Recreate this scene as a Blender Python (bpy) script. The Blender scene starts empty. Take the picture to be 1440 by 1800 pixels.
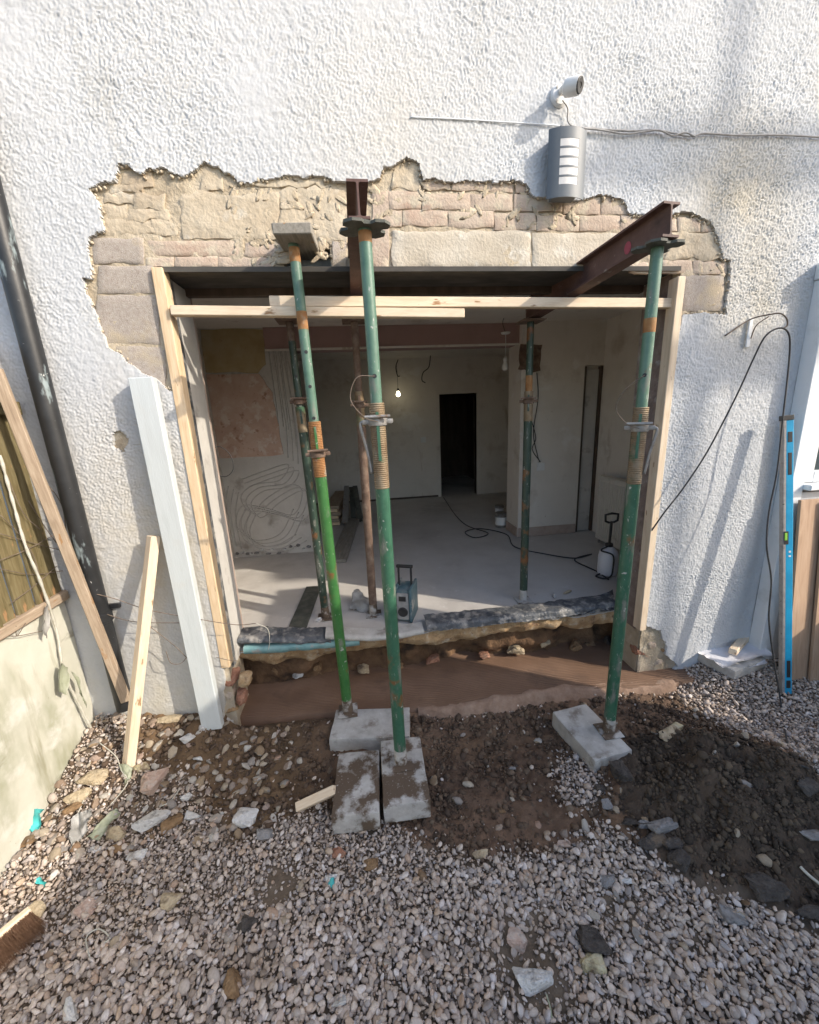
import bpy, bmesh, math, random
import numpy as np
from mathutils import Vector, Matrix
random.seed(7)
RNG = np.random.default_rng(11)
SC = bpy.context.scene
COL = SC.collection

# ------------------------------------------------------------------ camera, sky, sun, exposure
FPX, YAW, PITCH, ROLL = 699.55, math.radians(6.847), math.radians(13.927), math.radians(2.526)
CAM = np.array([0.0, -2.16, 1.85])
def cam_rows():
    cy, sy, cp, sp = math.cos(YAW), math.sin(YAW), math.cos(PITCH), math.sin(PITCH)
    f = np.array([sy*cp, cy*cp, -sp]); r = np.array([cy, -sy, 0.0]); d = np.cross(f, r)
    c, s = math.cos(ROLL), math.sin(ROLL)
    return np.array([c*r + s*d, -s*r + c*d, f])
MC = cam_rows()
cd = bpy.data.cameras.new('camera'); cam = bpy.data.objects.new('camera', cd); COL.objects.link(cam)
cd.sensor_fit = 'HORIZONTAL'; cd.sensor_width = 36.0; cd.lens = 36.0*FPX/1440.0
cd.clip_start = 0.05; cd.clip_end = 500
R4 = Matrix(((MC[0][0], -MC[1][0], -MC[2][0], CAM[0]), (MC[0][1], -MC[1][1], -MC[2][1], CAM[1]),
             (MC[0][2], -MC[1][2], -MC[2][2], CAM[2]), (0, 0, 0, 1)))
cam.matrix_world = R4
SC.camera = cam

SUN_EL = math.radians(30.0)
SUN_AZ = math.atan2(0.862, -0.507)            # measured from +Y towards +X
SDIR = Vector((math.sin(SUN_AZ)*math.cos(SUN_EL), math.cos(SUN_AZ)*math.cos(SUN_EL), math.sin(SUN_EL)))
w = bpy.data.worlds.new('World'); SC.world = w; w.use_nodes = True
wn = w.node_tree
sky = wn.nodes.new('ShaderNodeTexSky'); sky.sky_type = 'NISHITA'; sky.sun_disc = False
sky.sun_elevation = SUN_EL; sky.sun_rotation = SUN_AZ
sky.air_density = 1.0; sky.dust_density = 2.0; sky.ozone_density = 1.0
bgn = wn.nodes['Background']; bgn.inputs['Strength'].default_value = 0.15
wn.links.new(sky.outputs[0], bgn.inputs[0])
sl = bpy.data.lights.new('sun', 'SUN'); sl.energy = 2.0; sl.angle = math.radians(0.53); sl.color = (1.0, 0.90, 0.76)
so = bpy.data.objects.new('sun', sl); COL.objects.link(so); so.rotation_euler = SDIR.to_track_quat('Z', 'Y').to_euler()
so.location = (6, -4, 6)
vs = SC.view_settings; vs.view_transform = 'Standard'; vs.look = 'None'; vs.gamma = 1.0; vs.use_curve_mapping = False
vs.exposure = 1.17

# ------------------------------------------------------------------ projection helpers: a pixel of the photograph onto a real plane
def ray(x, y):
    v = np.array([x-720.0, y-900.0, FPX]); return MC.T @ (v/np.linalg.norm(v))
def onY(x, y, Y=0.0): d = ray(x, y); return CAM + d*(Y-CAM[1])/d[1]
def onZ(x, y, Z=0.0): d = ray(x, y); return CAM + d*(Z-CAM[2])/d[2]
def onX(x, y, X=0.0): d = ray(x, y); return CAM + d*(X-CAM[0])/d[0]
def proj(P): q = MC @ (np.asarray(P, float)-CAM); return 720+FPX*q[0]/q[2], 900+FPX*q[1]/q[2]
def along(p0, p1, ypx):
    lo, hi = 0.0, 1.0
    f = lambda t: proj(p0+(p1-p0)*t)[1]-ypx
    a = f(lo)
    for _ in range(40):
        m = (lo+hi)/2
        if (f(m) > 0) == (a > 0): lo = m
        else: hi = m
    return lo

# ------------------------------------------------------------------ noise
def _h(i, j, k, s):
    n = (i*374761393 + j*668265263 + k*1274126177 + s*69069) & 0x7fffffff
    n = ((n ^ (n >> 13))*1274126177) & 0x7fffffff
    return ((n ^ (n >> 16)) & 0xffff)/65535.0
def vn(x, y, z=0.0, s=0):
    x, y, z = np.broadcast_arrays(np.asarray(x, float), np.asarray(y, float), np.asarray(z, float))
    i, j, k = np.floor(x).astype(np.int64), np.floor(y).astype(np.int64), np.floor(z).astype(np.int64)
    u, v, w_ = x-i, y-j, z-k
    u = u*u*(3-2*u); v = v*v*(3-2*v); w_ = w_*w_*(3-2*w_)
    r = 0.0
    for a, wa in ((0, 1-u), (1, u)):
        for b, wb in ((0, 1-v), (1, v)):
            for c, wc in ((0, 1-w_), (1, w_)):
                r = r + wa*wb*wc*_h(i+a, j+b, k+c, s)
    return r*2-1
def vn2(x, y, s=0):
    i, j = np.floor(x).astype(np.int64), np.floor(y).astype(np.int64)
    u, v = x-i, y-j
    u = u*u*(3-2*u); v = v*v*(3-2*v)
    a = _h(i, j, 0, s)*(1-u)+_h(i+1, j, 0, s)*u
    b = _h(i, j+1, 0, s)*(1-u)+_h(i+1, j+1, 0, s)*u
    return (a*(1-v)+b*v)*2-1
def fbm2(x, y, o=4, s=0):
    r = 0; a = 1.0
    for n in range(o): r = r + a*vn2(x*2**n, y*2**n, s+n); a *= .5
    return r
def sst(a, b, x): t = np.clip((x-a)/(b-a), 0, 1); return t*t*(3-2*t)
def inpoly(P, x, y):
    P = np.asarray(P); c = np.zeros(np.shape(x), bool); n = len(P)
    for i in range(n):
        x0, y0 = P[i]; x1, y1 = P[(i+1) % n]
        if y0 == y1: continue
        c ^= ((y0 > y) != (y1 > y)) & (x < (x1-x0)*(y-y0)/(y1-y0)+x0)
    return c

# ------------------------------------------------------------------ materials
MATS = {}
def mk(name, cols, scale=8.0, rough=.85, bump=.0, bscale=60.0, bdist=.004, detail=6.0, world=True, stretch=(1, 1, 1),
       spots=(), metal=0.0, spec=.5, rrange=0.0, dist=0.0):
    m = bpy.data.materials.new(name); m.use_nodes = True; nt = m.node_tree; N, L = nt.nodes, nt.links
    b = N['Principled BSDF']
    b.inputs['Roughness'].default_value = rough; b.inputs['Metallic'].default_value = metal
    b.inputs['Specular IOR Level'].default_value = spec
    if world: src = N.new('ShaderNodeNewGeometry').outputs['Position']
    else: src = N.new('ShaderNodeTexCoord').outputs['Object']
    mp = N.new('ShaderNodeMapping'); mp.inputs['Scale'].default_value = stretch
    L.new(src, mp.inputs['Vector'])
    n1 = N.new('ShaderNodeTexNoise'); n1.inputs['Scale'].default_value = scale; n1.inputs['Detail'].default_value = detail
    n1.inputs['Roughness'].default_value = .62; n1.inputs['Distortion'].default_value = dist
    L.new(mp.outputs[0], n1.inputs['Vector'])
    rp = N.new('ShaderNodeValToRGB'); e = rp.color_ramp.elements
    while len(e) < len(cols): e.new(.5)
    for k, c in enumerate(cols):
        e[k].position = .28 + .44*k/max(1, len(cols)-1); e[k].color = (*c, 1)
    L.new(n1.outputs['Fac'], rp.inputs['Fac'])
    out = rp.outputs['Color']
    for q, sp in enumerate(spots):
        rgb, sc, lo, hi = sp[:4]
        ns = N.new('ShaderNodeTexNoise'); ns.inputs['Scale'].default_value = sc; ns.inputs['Detail'].default_value = 5
        ns.inputs['Roughness'].default_value = .6
        mp2 = N.new('ShaderNodeMapping'); mp2.inputs['Location'].default_value = (3.1*q+1.7, 7.7*q, 1.3*q)
        mp2.inputs['Scale'].default_value = sp[4] if len(sp) > 4 else (1, 1, 1)
        L.new(src, mp2.inputs['Vector']); L.new(mp2.outputs[0], ns.inputs['Vector'])
        mr = N.new('ShaderNodeMapRange'); mr.inputs['From Min'].default_value = lo; mr.inputs['From Max'].default_value = hi
        L.new(ns.outputs['Fac'], mr.inputs['Value'])
        mx = N.new('ShaderNodeMix'); mx.data_type = 'RGBA'
        L.new(mr.outputs[0], mx.inputs['Factor']); L.new(out, mx.inputs['A']); mx.inputs['B'].default_value = (*rgb, 1)
        out = mx.outputs['Result']
    L.new(out, b.inputs['Base Color'])
    if rrange:
        mr = N.new('ShaderNodeMapRange'); mr.inputs['To Min'].default_value = max(.05, rough-rrange); mr.inputs['To Max'].default_value = min(1, rough+rrange)
        L.new(n1.outputs['Fac'], mr.inputs['Value']); L.new(mr.outputs[0], b.inputs['Roughness'])
    if bump:
        nb = N.new('ShaderNodeTexNoise'); nb.inputs['Scale'].default_value = bscale; nb.inputs['Detail'].default_value = 5
        L.new(mp.outputs[0], nb.inputs['Vector'])
        bp = N.new('ShaderNodeBump'); bp.inputs['Strength'].default_value = bump; bp.inputs['Distance'].default_value = bdist
        L.new(nb.outputs['Fac'], bp.inputs['Height']); L.new(bp.outputs[0], b.inputs['Normal'])
    MATS[name] = m
    return m
def island_mat(name, cols, rough=.8, bump=.25, bscale=150, world_spots=()):
    m = mk(name, [(1, 1, 1), (.75, .74, .72)], scale=120, rough=rough, bump=bump, bscale=bscale, bdist=.002)
    nt = m.node_tree; N, L = nt.nodes, nt.links; b = N['Principled BSDF']
    old = b.inputs['Base Color'].links[0].from_socket
    g = N.new('ShaderNodeNewGeometry')
    rp = N.new('ShaderNodeValToRGB'); e = rp.color_ramp.elements
    while len(e) < len(cols): e.new(.5)
    for k, c in enumerate(cols): e[k].position = k/(len(cols)-1); e[k].color = (*c, 1)
    L.new(g.outputs['Random Per Island'], rp.inputs['Fac'])
    mx = N.new('ShaderNodeMix'); mx.data_type = 'RGBA'; mx.blend_type = 'MULTIPLY'; mx.inputs['Factor'].default_value = 1
    L.new(rp.outputs[0], mx.inputs['A']); L.new(old, mx.inputs['B'])
    out = mx.outputs['Result']
    for q, (rgb, sc, lo, hi) in enumerate(world_spots):
        ns = N.new('ShaderNodeTexNoise'); ns.inputs['Scale'].default_value = sc; ns.inputs['Detail'].default_value = 6
        mp2 = N.new('ShaderNodeMapping'); mp2.inputs['Location'].default_value = (5.3*q, 2.2, 0)
        L.new(g.outputs['Position'], mp2.inputs['Vector']); L.new(mp2.outputs[0], ns.inputs['Vector'])
        mr = N.new('ShaderNodeMapRange'); mr.inputs['From Min'].default_value = lo; mr.inputs['From Max'].default_value = hi; mr.inputs['To Max'].default_value = .8
        L.new(ns.outputs['Fac'], mr.inputs['Value'])
        m2 = N.new('ShaderNodeMix'); m2.data_type = 'RGBA'
        L.new(mr.outputs[0], m2.inputs['Factor']); L.new(out, m2.inputs['A']); m2.inputs['B'].default_value = (*rgb, 1); out = m2.outputs['Result']
    L.new(out, b.inputs['Base Color'])
    return m
def emis(name, c, st):
    m = bpy.data.materials.new(name); m.use_nodes = True; b = m.node_tree.nodes['Principled BSDF']
    b.inputs['Base Color'].default_value = (*c, 1); b.inputs['Emission Color'].default_value = (*c, 1); b.inputs['Emission Strength'].default_value = st
    return m
def glassy(name, c, rough=.05, alpha=1.0, trans=0.0):
    m = bpy.data.materials.new(name); m.use_nodes = True; b = m.node_tree.nodes['Principled BSDF']
    b.inputs['Base Color'].default_value = (*c, 1); b.inputs['Roughness'].default_value = rough
    b.inputs['Transmission Weight'].default_value = trans; b.inputs['Alpha'].default_value = alpha
    return m

STUCCO = mk('roughcast_paint', [(.465, .48, .495), (.53, .545, .565), (.50, .51, .52)], scale=1.6, rough=.9, bump=.3, bscale=300, bdist=.002,
            spots=[((.53, .51, .47), 1.1, .58, .78), ((.60, .61, .62), 9, .60, .80), ((.38, .36, .32), 40, .70, .80), ((.45, .45, .44), 5, .60, .80, (1, 1, .13))])
def add_stain_light(m, spots):
    nt = m.node_tree; N, L = nt.nodes, nt.links; b = N['Principled BSDF']
    for (c, P, rad, amt, sz) in spots:
        out = b.inputs['Base Color'].links[0].from_socket
        g = N.new('ShaderNodeNewGeometry'); vd = N.new('ShaderNodeVectorMath'); vd.operation = 'DISTANCE'
        ns = N.new('ShaderNodeTexNoise'); ns.inputs['Scale'].default_value = sz; ns.inputs['Detail'].default_value = 5
        L.new(g.outputs['Position'], ns.inputs['Vector'])
        L.new(g.outputs['Position'], vd.inputs[0]); vd.inputs[1].default_value = P
        mr = N.new('ShaderNodeMapRange'); mr.inputs['From Min'].default_value = rad; mr.inputs['From Max'].default_value = 0.0
        L.new(vd.outputs['Value'], mr.inputs['Value'])
        mu = N.new('ShaderNodeMath'); mu.operation = 'MULTIPLY'; L.new(mr.outputs[0], mu.inputs[0]); L.new(ns.outputs['Fac'], mu.inputs[1])
        m2 = N.new('ShaderNodeMath'); m2.operation = 'MULTIPLY'; m2.use_clamp = True; m2.inputs[1].default_value = amt; L.new(mu.outputs[0], m2.inputs[0])
        mx = N.new('ShaderNodeMix'); mx.data_type = 'RGBA'; L.new(m2.outputs[0], mx.inputs['Factor']); L.new(out, mx.inputs['A']); mx.inputs['B'].default_value = (*c, 1)
        L.new(mx.outputs['Result'], b.inputs['Base Color'])
add_stain_light(STUCCO, [((.52, .45, .33), (2.05, 0, 2.85), .50, 1.3, 6), ((.53, .47, .36), (2.25, 0, 2.35), .40, 1.1, 8),
                   ((.58, .53, .44), (0.25, 0, 3.02), .60, .7, 5), ((.50, .42, .28), (-.98, 0, 1.2), .9, 1.0, 14),  # last entry here: yellow light on the strip by the left stud, painted in
                   ((.52, .48, .38), (-1.2, 0, .2), .6, 1.2, 10)])
MORTAR = mk('sandy_mortar', [(.38, .31, .22), (.47, .395, .29), (.53, .46, .355)], scale=9, rough=.95, bump=.7, bscale=75, bdist=.009,
            spots=[((.30, .24, .17), 5, .58, .72), ((.62, .56, .45), 14, .60, .75)])
BRICKM = mk('smeared_brick', [(.42, .32, .25), (.485, .39, .31), (.53, .45, .365)], scale=7, rough=.95, bump=.6, bscale=90, bdist=.007,
            spots=[((.44, .30, .225), 4, .52, .72), ((.53, .46, .355), 12, .50, .62), ((.42, .32, .24), 30, .66, .80)])
BLOCKM = mk('lightweight_block', [(.32, .27, .23), (.39, .34, .295), (.45, .40, .355)], scale=60, rough=.97, bump=.8, bscale=220, bdist=.004,
            spots=[((.24, .195, .16), 90, .60, .72), ((.47, .39, .28), 5, .54, .70), ((.52, .47, .42), 160, .66, .75)])
PARGE = mk('parge_coat', [(.42, .345, .25), (.495, .42, .315), (.54, .475, .37)], scale=5, rough=.95, bump=.6, bscale=50, bdist=.010,
           spots=[((.36, .285, .205), 3, .55, .72), ((.60, .55, .46), 10, .60, .74)])
LINTC = mk('concrete_lintel', [(.45, .39, .305), (.52, .46, .37), (.58, .53, .445)], scale=6, rough=.92, bump=.55, bscale=70, bdist=.008,
           spots=[((.66, .62, .54), 9, .58, .70), ((.34, .29, .22), 18, .64, .75)])
CONC = mk('pale_concrete', [(.34, .32, .29), (.46, .44, .41), (.54, .53, .50)], scale=14, rough=.95, bump=.6, bscale=170, bdist=.003,
          spots=[((.22, .19, .16), 8, .57, .70), ((.62, .61, .58), 70, .62, .74)])
CONCD = mk('soiled_concrete', [(.36, .345, .32), (.46, .44, .41), (.56, .55, .52)], scale=14, rough=.95, bump=.6, bscale=170, bdist=.003,
           spots=[((.12, .085, .058), 7, .44, .53), ((.64, .63, .60), 80, .62, .74)])
MOSSC = mk('mossy_concrete', [(.46, .46, .38), (.56, .55, .47), (.64, .63, .56)], scale=2.2, rough=.93, bump=.35, bscale=70, bdist=.003,
           spots=[((.20, .21, .10), 2.3, .55, .75, (1, 1, .45)), ((.66, .65, .60), 6, .55, .72), ((.16, .15, .11), 60, .70, .78), ((.30, .29, .20), 7, .55, .72, (1, 1.6, .22)), ((.22, .20, .14), 4, .62, .74, (1, .6, 1.8))])
FRESH = mk('fresh_concrete', [(.145, .083, .050), (.175, .102, .063), (.205, .125, .080)], scale=5, rough=.72, bump=.35, bscale=60, bdist=.003,
           spots=[((.10, .06, .04), 3, .55, .70)], rrange=.15)
SCREED = mk('grey_screed', [(.48, .455, .425), (.56, .53, .495), (.61, .585, .55)], scale=2.3, rough=.9, bump=.25, bscale=40, bdist=.003,
            spots=[((.41, .38, .35), 1.4, .55, .72), ((.64, .62, .59), 9, .62, .76), ((.30, .27, .24), 30, .70, .76)])
OCHRE = mk('broken_ochre_concrete', [(.28, .17, .085), (.42, .28, .15), (.52, .40, .26)], scale=16, rough=.96, bump=.9, bscale=120, bdist=.008,
           spots=[((.20, .12, .07), 20, .58, .68), ((.58, .52, .42), 9, .60, .72)])
DPM = mk('black_membrane', [(.04, .044, .05), (.085, .092, .102), (.17, .172, .175)], scale=11, rough=.5, bump=.9, bscale=45, bdist=.012,
         spots=[((.30, .285, .265), 16, .50, .62)], rrange=.2)
TEAL = mk('teal_insulation', [(.13, .27, .28), (.20, .36, .37), (.28, .42, .42)], scale=14, rough=.7, bump=.4, bscale=60, bdist=.004, spots=[((.34, .33, .30), 20, .58, .70)])
PLAST = mk('dingy_plaster', [(.62, .575, .515), (.70, .655, .595), (.66, .615, .555)], scale=2, rough=.9, bump=.12, bscale=50, bdist=.003,
           spots=[((.50, .44, .38), 3, .56, .74), ((.40, .32, .26), 24, .68, .75), ((.46, .39, .32), 5, .62, .74, (1, 1, .2)), ((.74, .71, .67), 2.2, .60, .66)])
GREYPL = mk('grey_plaster', [(.46, .44, .41), (.54, .52, .485), (.60, .58, .545)], scale=4, rough=.92, bump=.3, bscale=40, bdist=.003, spots=[((.30, .27, .24), 5, .58, .72)])
PINKPL = mk('pink_plaster', [(.46, .31, .24), (.54, .38, .30), (.60, .47, .39)], scale=5, rough=.92, bump=.3, bscale=60, bdist=.003,
            spots=[((.62, .53, .46), 9, .52, .62), ((.36, .21, .15), 11, .60, .68), ((.30, .17, .12), 30, .66, .72)])
YELPL = mk('yellow_plaster', [(.36, .27, .13), (.43, .34, .19), (.48, .40, .26)], scale=5, rough=.9, bump=.3, bscale=60, bdist=.003, spots=[((.26, .16, .09), 7, .62, .70)])
PINKBD = mk('pink_board', [(.33, .22, .20), (.38, .255, .235), (.36, .24, .22)], scale=3, rough=.9)
SKIRT = mk('bare_skirting', [(.34, .26, .22), (.42, .33, .28), (.46, .38, .33)], scale=12, rough=.85, bump=.2)
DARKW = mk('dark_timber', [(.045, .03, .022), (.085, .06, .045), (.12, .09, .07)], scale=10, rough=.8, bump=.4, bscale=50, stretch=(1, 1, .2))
LINTS = mk('grey_steel_lintel', [(.06, .057, .052), (.085, .08, .073), (.12, .11, .10)], scale=12, rough=.92, bump=.3, bscale=60, stretch=(.4, 1, 1), spec=.15, spots=[((.13, .115, .09), 7, .58, .7, (.4, 1, 1))])
def wood(name, cols, knots=(.33, .19, .09), rough=.72, sc=9):
    return mk(name, cols, scale=sc, rough=rough, bump=.25, bscale=50, bdist=.002, world=False, stretch=(.9, 9, 9), detail=4, dist=.6,
              spots=[(knots, 13, .655, .70, (.5, 2.0, 2.0)), (tuple(.8*q for q in cols[0]), 3, .60, .8, (.4, 6, 6))])
PINE = wood('new_pine', [(.60, .42, .25), (.70, .53, .34), (.76, .60, .42)])
PINE2 = wood('pale_pine', [(.64, .49, .34), (.73, .59, .43), (.78, .66, .51)])
OLDW = wood('weathered_timber', [(.27, .20, .14), (.37, .285, .205), (.45, .36, .27)], rough=.9)
SCAFB = wood('grey_scaffold_board', [(.18, .165, .14), (.26, .24, .205), (.32, .30, .265)], rough=.9)
GREENW = wood('algae_fence_board', [(.095, .075, .03), (.165, .13, .06), (.22, .185, .10)], rough=.9)
PLY = wood('plywood', [(.33, .205, .13), (.42, .28, .185), (.47, .33, .23)], sc=5)
WHITEB = mk('white_painted_board', [(.48, .52, .525), (.56, .60, .61), (.52, .555, .56)], scale=5, rough=.7, bump=.2, bscale=60, world=False, stretch=(.5, 4, 4),
            spots=[((.34, .35, .33), 22, .68, .76, (.4, 2, 2)), ((.55, .565, .55), 6, .55, .75)])
WPAINT = mk('white_paint', [(.66, .69, .71), (.74, .765, .785), (.70, .73, .74)], scale=4, rough=.6, bump=.15, bscale=60, spots=[((.42, .43, .43), 30, .68, .76), ((.58, .60, .60), 5, .56, .74)])
def painted(name, g, g2, rust=.60, rscale=7):
    return mk(name, [g, g2, g], scale=14, rough=.42, bump=.25, bscale=140, bdist=.002, spots=[((.20, .085, .032), rscale, rust, rust+.08), ((.36, .38, .34), 70, .63, .70, (1, 1, .35)), ((.20, .20, .17), 16, .57, .68, (1, 1, .3)), ((.44, .43, .40), 28, .665, .70)], rrange=.1)
GRN_D = painted('green_prop_paint', (.026, .095, .055), (.045, .135, .082), .62)
GRN_B = painted('bright_green_paint', (.028, .125, .030), (.05, .165, .045), .60)
GRN_K = painted('dark_green_paint', (.016, .036, .026), (.035, .062, .045), .60)
GRN_U = painted('worn_green_paint', (.07, .15, .105), (.11, .20, .145), .60, 5)
RUST = mk('rusty_steel', [(.085, .055, .040), (.15, .098, .070), (.23, .17, .13)], scale=18, rough=.85, bump=.5, bscale=120, bdist=.003, spots=[((.28, .22, .17), 9, .58, .70), ((.06, .035, .025), 40, .62, .72)])
RUSTO = mk('orange_rust', [(.20, .085, .030), (.31, .15, .055), (.36, .22, .11)], scale=22, rough=.85, bump=.4, bscale=140, bdist=.003, spots=[((.30, .26, .20), 12, .58, .7)])
THREAD = mk('worn_thread', [(.17, .11, .06), (.26, .19, .115), (.30, .26, .19)], scale=14, rough=.6, metal=.35, bump=.2, bscale=160, spots=[((.06, .13, .075), 6, .56, .68)])
GALV = mk('galvanised', [(.24, .23, .215), (.34, .33, .315), (.20, .17, .145)], scale=20, rough=.5, metal=.5, bump=.2, bscale=120, spots=[((.25, .14, .07), 12, .64, .72)])
BEAMS = mk('red_oxide_steel', [(.072, .036, .030), (.105, .055, .045), (.14, .082, .068)], scale=9, rough=.68, bump=.35, bscale=90, bdist=.003,
           spots=[((.24, .20, .18), 16, .64, .74), ((.05, .026, .022), 5, .55, .7)])
PLATE = mk('dirty_plate_steel', [(.05, .055, .045), (.085, .09, .075), (.14, .13, .11)], scale=20, rough=.7, bump=.4, bscale=120)
PIPEB = mk('black_pipe_paint', [(.012, .013, .014), (.02, .021, .023), (.03, .031, .033)], scale=10, rough=.42, bump=.12, bscale=60,
           spots=[((.24, .29, .30), 9, .58, .63, (1, 1, .3)), ((.6, .6, .58), 45, .70, .73)])
LAMPG = mk('anthracite_lamp', [(.085, .10, .118), (.105, .122, .14), (.115, .133, .15)], scale=8, rough=.5)
LAMPW = mk('opal_diffuser', [(.52, .51, .50), (.62, .61, .60), (.58, .57, .55)], scale=25, rough=.5)
CAMW = mk('white_plastic', [(.66, .66, .65), (.72, .72, .71), (.70, .70, .69)], scale=8, rough=.4)
BLACKP = mk('black_plastic', [(.012, .012, .013), (.022, .022, .024), (.03, .03, .03)], scale=12, rough=.5)
CABLE = mk('grey_cable', [(.22, .21, .20), (.34, .33, .32), (.42, .41, .40)], scale=30, rough=.7)
CABLEB = mk('dark_cable', [(.02, .02, .022), (.035, .035, .037), (.06, .058, .055)], scale=20, rough=.6)
WIRE = mk('rusty_wire', [(.10, .075, .055), (.17, .13, .10), (.24, .19, .15)], scale=40, rough=.8)
ROPE = mk('frayed_string', [(.42, .40, .33), (.52, .50, .43), (.58, .56, .5)], scale=40, rough=.95)
LEVB = mk('blue_level', [(.008, .25, .46), (.012, .31, .55), (.02, .36, .60)], scale=10, rough=.4)
LEVG = mk('level_edge_grey', [(.22, .21, .20), (.30, .285, .27), (.36, .34, .32)], scale=30, rough=.6, spots=[((.10, .09, .08), 50, .64, .7)])
VIAL = glassy('vial_green', (.30, .62, .10), .1)
PAPER = mk('white_sack', [(.60, .60, .64), (.70, .70, .73), (.66, .65, .68)], scale=9, rough=.75, bump=.3, bscale=40, spots=[((.34, .25, .19), 14, .66, .72)])
TEALP = mk('turquoise_plastic', [(.03, .33, .33), (.06, .46, .45), (.12, .55, .52)], scale=18, rough=.45, bump=.4, bscale=40)
RAG = mk('faded_netting', [(.26, .28, .19), (.34, .36, .26), (.40, .41, .33)], scale=20, rough=.9)
RAGG = mk('grey_polythene', [(.26, .25, .23), (.34, .33, .31), (.42, .41, .39)], scale=16, rough=.55, bump=.4, bscale=30)
BRIST = mk('brown_bristle', [(.12, .065, .035), (.20, .11, .065), (.26, .16, .10)], scale=60, rough=.8)
UPVC = mk('white_upvc', [(.70, .72, .73), (.76, .775, .785), (.74, .755, .76)], scale=5, rough=.35)
GLASS = glassy('window_glass', (.05, .07, .08), .03)
RADW = mk('radiator_enamel', [(.55, .52, .46), (.62, .59, .53), (.58, .55, .49)], scale=6, rough=.45, spots=[((.40, .36, .30), 8, .62, .75)])
SPRAYW = glassy('cloudy_plastic', (.66, .67, .72), .35)
RADIOB = mk('teal_radio_shell', [(.05, .10, .125), (.075, .14, .165), (.18, .20, .205)], scale=12, rough=.55, spots=[((.36, .35, .33), 10, .58, .72)])
RADIOG = mk('dusty_grey_plastic', [(.16, .16, .16), (.26, .255, .25), (.40, .39, .37)], scale=12, rough=.6)
BULBOFF = glassy('frosted_bulb', (.72, .72, .70), .3)
BULBON = emis('lit_bulb', (1.0, .90, .62), 7)
GRAVEL = island_mat('river_pebbles', [(0.208, 0.172, 0.150), (0.551, 0.458, 0.382), (0.686, 0.581, 0.492), (0.343, 0.271, 0.216), (0.749, 0.660, 0.592), (0.572, 0.433, 0.320), (0.416, 0.379, 0.371), (0.811, 0.739, 0.692), (0.468, 0.335, 0.245), (0.666, 0.581, 0.511), (0.281, 0.246, 0.231), (0.718, 0.611, 0.521), (0.510, 0.438, 0.386)],
                    rough=.92, bump=.3, bscale=200, world_spots=[((.26, .19, .13), 2.3, .57, .70), ((.40, .32, .24), 14, .58, .72)])
CLOD = island_mat('soil_clods', [(.065, .044, .03), (.13, .085, .056), (.17, .115, .075), (.09, .06, .042), (.22, .16, .11)], rough=.95)
def rock(name, *cols): return mk(name, list(cols), scale=34, rough=.95, bump=1.0, bscale=70, bdist=.010, spots=[(tuple(.55*q for q in cols[0]), 22, .55, .68), ((.17, .125, .085), 9, .58, .70)])
RK = dict(white=rock('white_rubble', (.48, .47, .45), (.60, .59, .57), (.68, .67, .65)), tan=rock('tan_rubble', (.36, .28, .18), (.48, .39, .26), (.55, .46, .33)),
          brown=rock('brown_stone', (.16, .095, .045), (.25, .155, .08), (.31, .21, .12)), grey=rock('grey_stone', (.17, .165, .16), (.25, .24, .235), (.34, .33, .32)),
          dark=rock('dark_stone', (.045, .038, .034), (.075, .064, .056), (.11, .098, .088)), pink=rock('pink_brick_rubble', (.40, .27, .21), (.50, .37, .30), (.50, .45, .40)),
          red=rock('red_brick_rubble', (.26, .12, .075), (.34, .17, .11), (.40, .24, .17)), yellow=rock('yellow_rubble', (.42, .36, .20), (.54, .48, .31), (.60, .55, .42)))

# ------------------------------------------------------------------ object helpers
WL = {}
def props(o, label=None, cat=None, group=None, kind=None):
    if label: o['label'] = label
    if cat: o['category'] = cat
    if group: o['group'] = group
    if kind: o['kind'] = kind
def empty(name, loc, label, cat, group=None):
    o = bpy.data.objects.new(name, None); COL.objects.link(o); o.location = loc; o.empty_display_size = .05
    WL[o] = np.array(loc, float); props(o, label, cat, group); return o
def add(name, VF, mat, parent=None, smooth=False, R=None, origin=None, label=None, cat=None, group=None, kind=None, autos=None):
    V, F = VF; V = np.asarray(V, float)
    o0 = (V.min(0)+V.max(0))/2 if origin is None else np.array(origin, float)
    loc = V-o0
    if R is not None: loc = loc @ R
    me = bpy.data.meshes.new(name)
    if isinstance(F, np.ndarray): big(me, loc, F)
    else: me.from_pydata(loc.tolist(), [], [list(map(int, f)) for f in F])
    if smooth: me.polygons.foreach_set('use_smooth', np.ones(len(me.polygons), bool))
    if smooth and autos: me.set_sharp_from_angle(angle=math.radians(autos))
    me.update(); me.materials.append(mat)
    o = bpy.data.objects.new(name, me); COL.objects.link(o)
    p0 = np.zeros(3)
    if parent is not None: o.parent = parent; p0 = WL[parent]
    M = Matrix.Translation(Vector(o0-p0))
    if R is not None: M = M @ Matrix(R.tolist()).to_4x4()
    o.matrix_basis = M
    WL[o] = o0 if R is None else None
    props(o, label, cat, group, kind); return o
def big(me, V, F):
    n = F.shape[1]
    me.vertices.add(len(V)); me.vertices.foreach_set('co', V.astype(np.float32).ravel())
    me.loops.add(F.size); me.loops.foreach_set('vertex_index', F.astype(np.int32).ravel())
    me.polygons.add(len(F)); me.polygons.foreach_set('loop_start', np.arange(0, F.size, n, dtype=np.int32))
    me.update(calc_edges=True)
def join(*parts):
    V, F, o = [], [], 0
    for v, f in parts:
        V.append(np.asarray(v, float)); F += [[i+o for i in q] for q in f]; o += len(v)
    return np.vstack(V), F
def unit(v): v = np.asarray(v, float); return v/np.linalg.norm(v)
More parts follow.
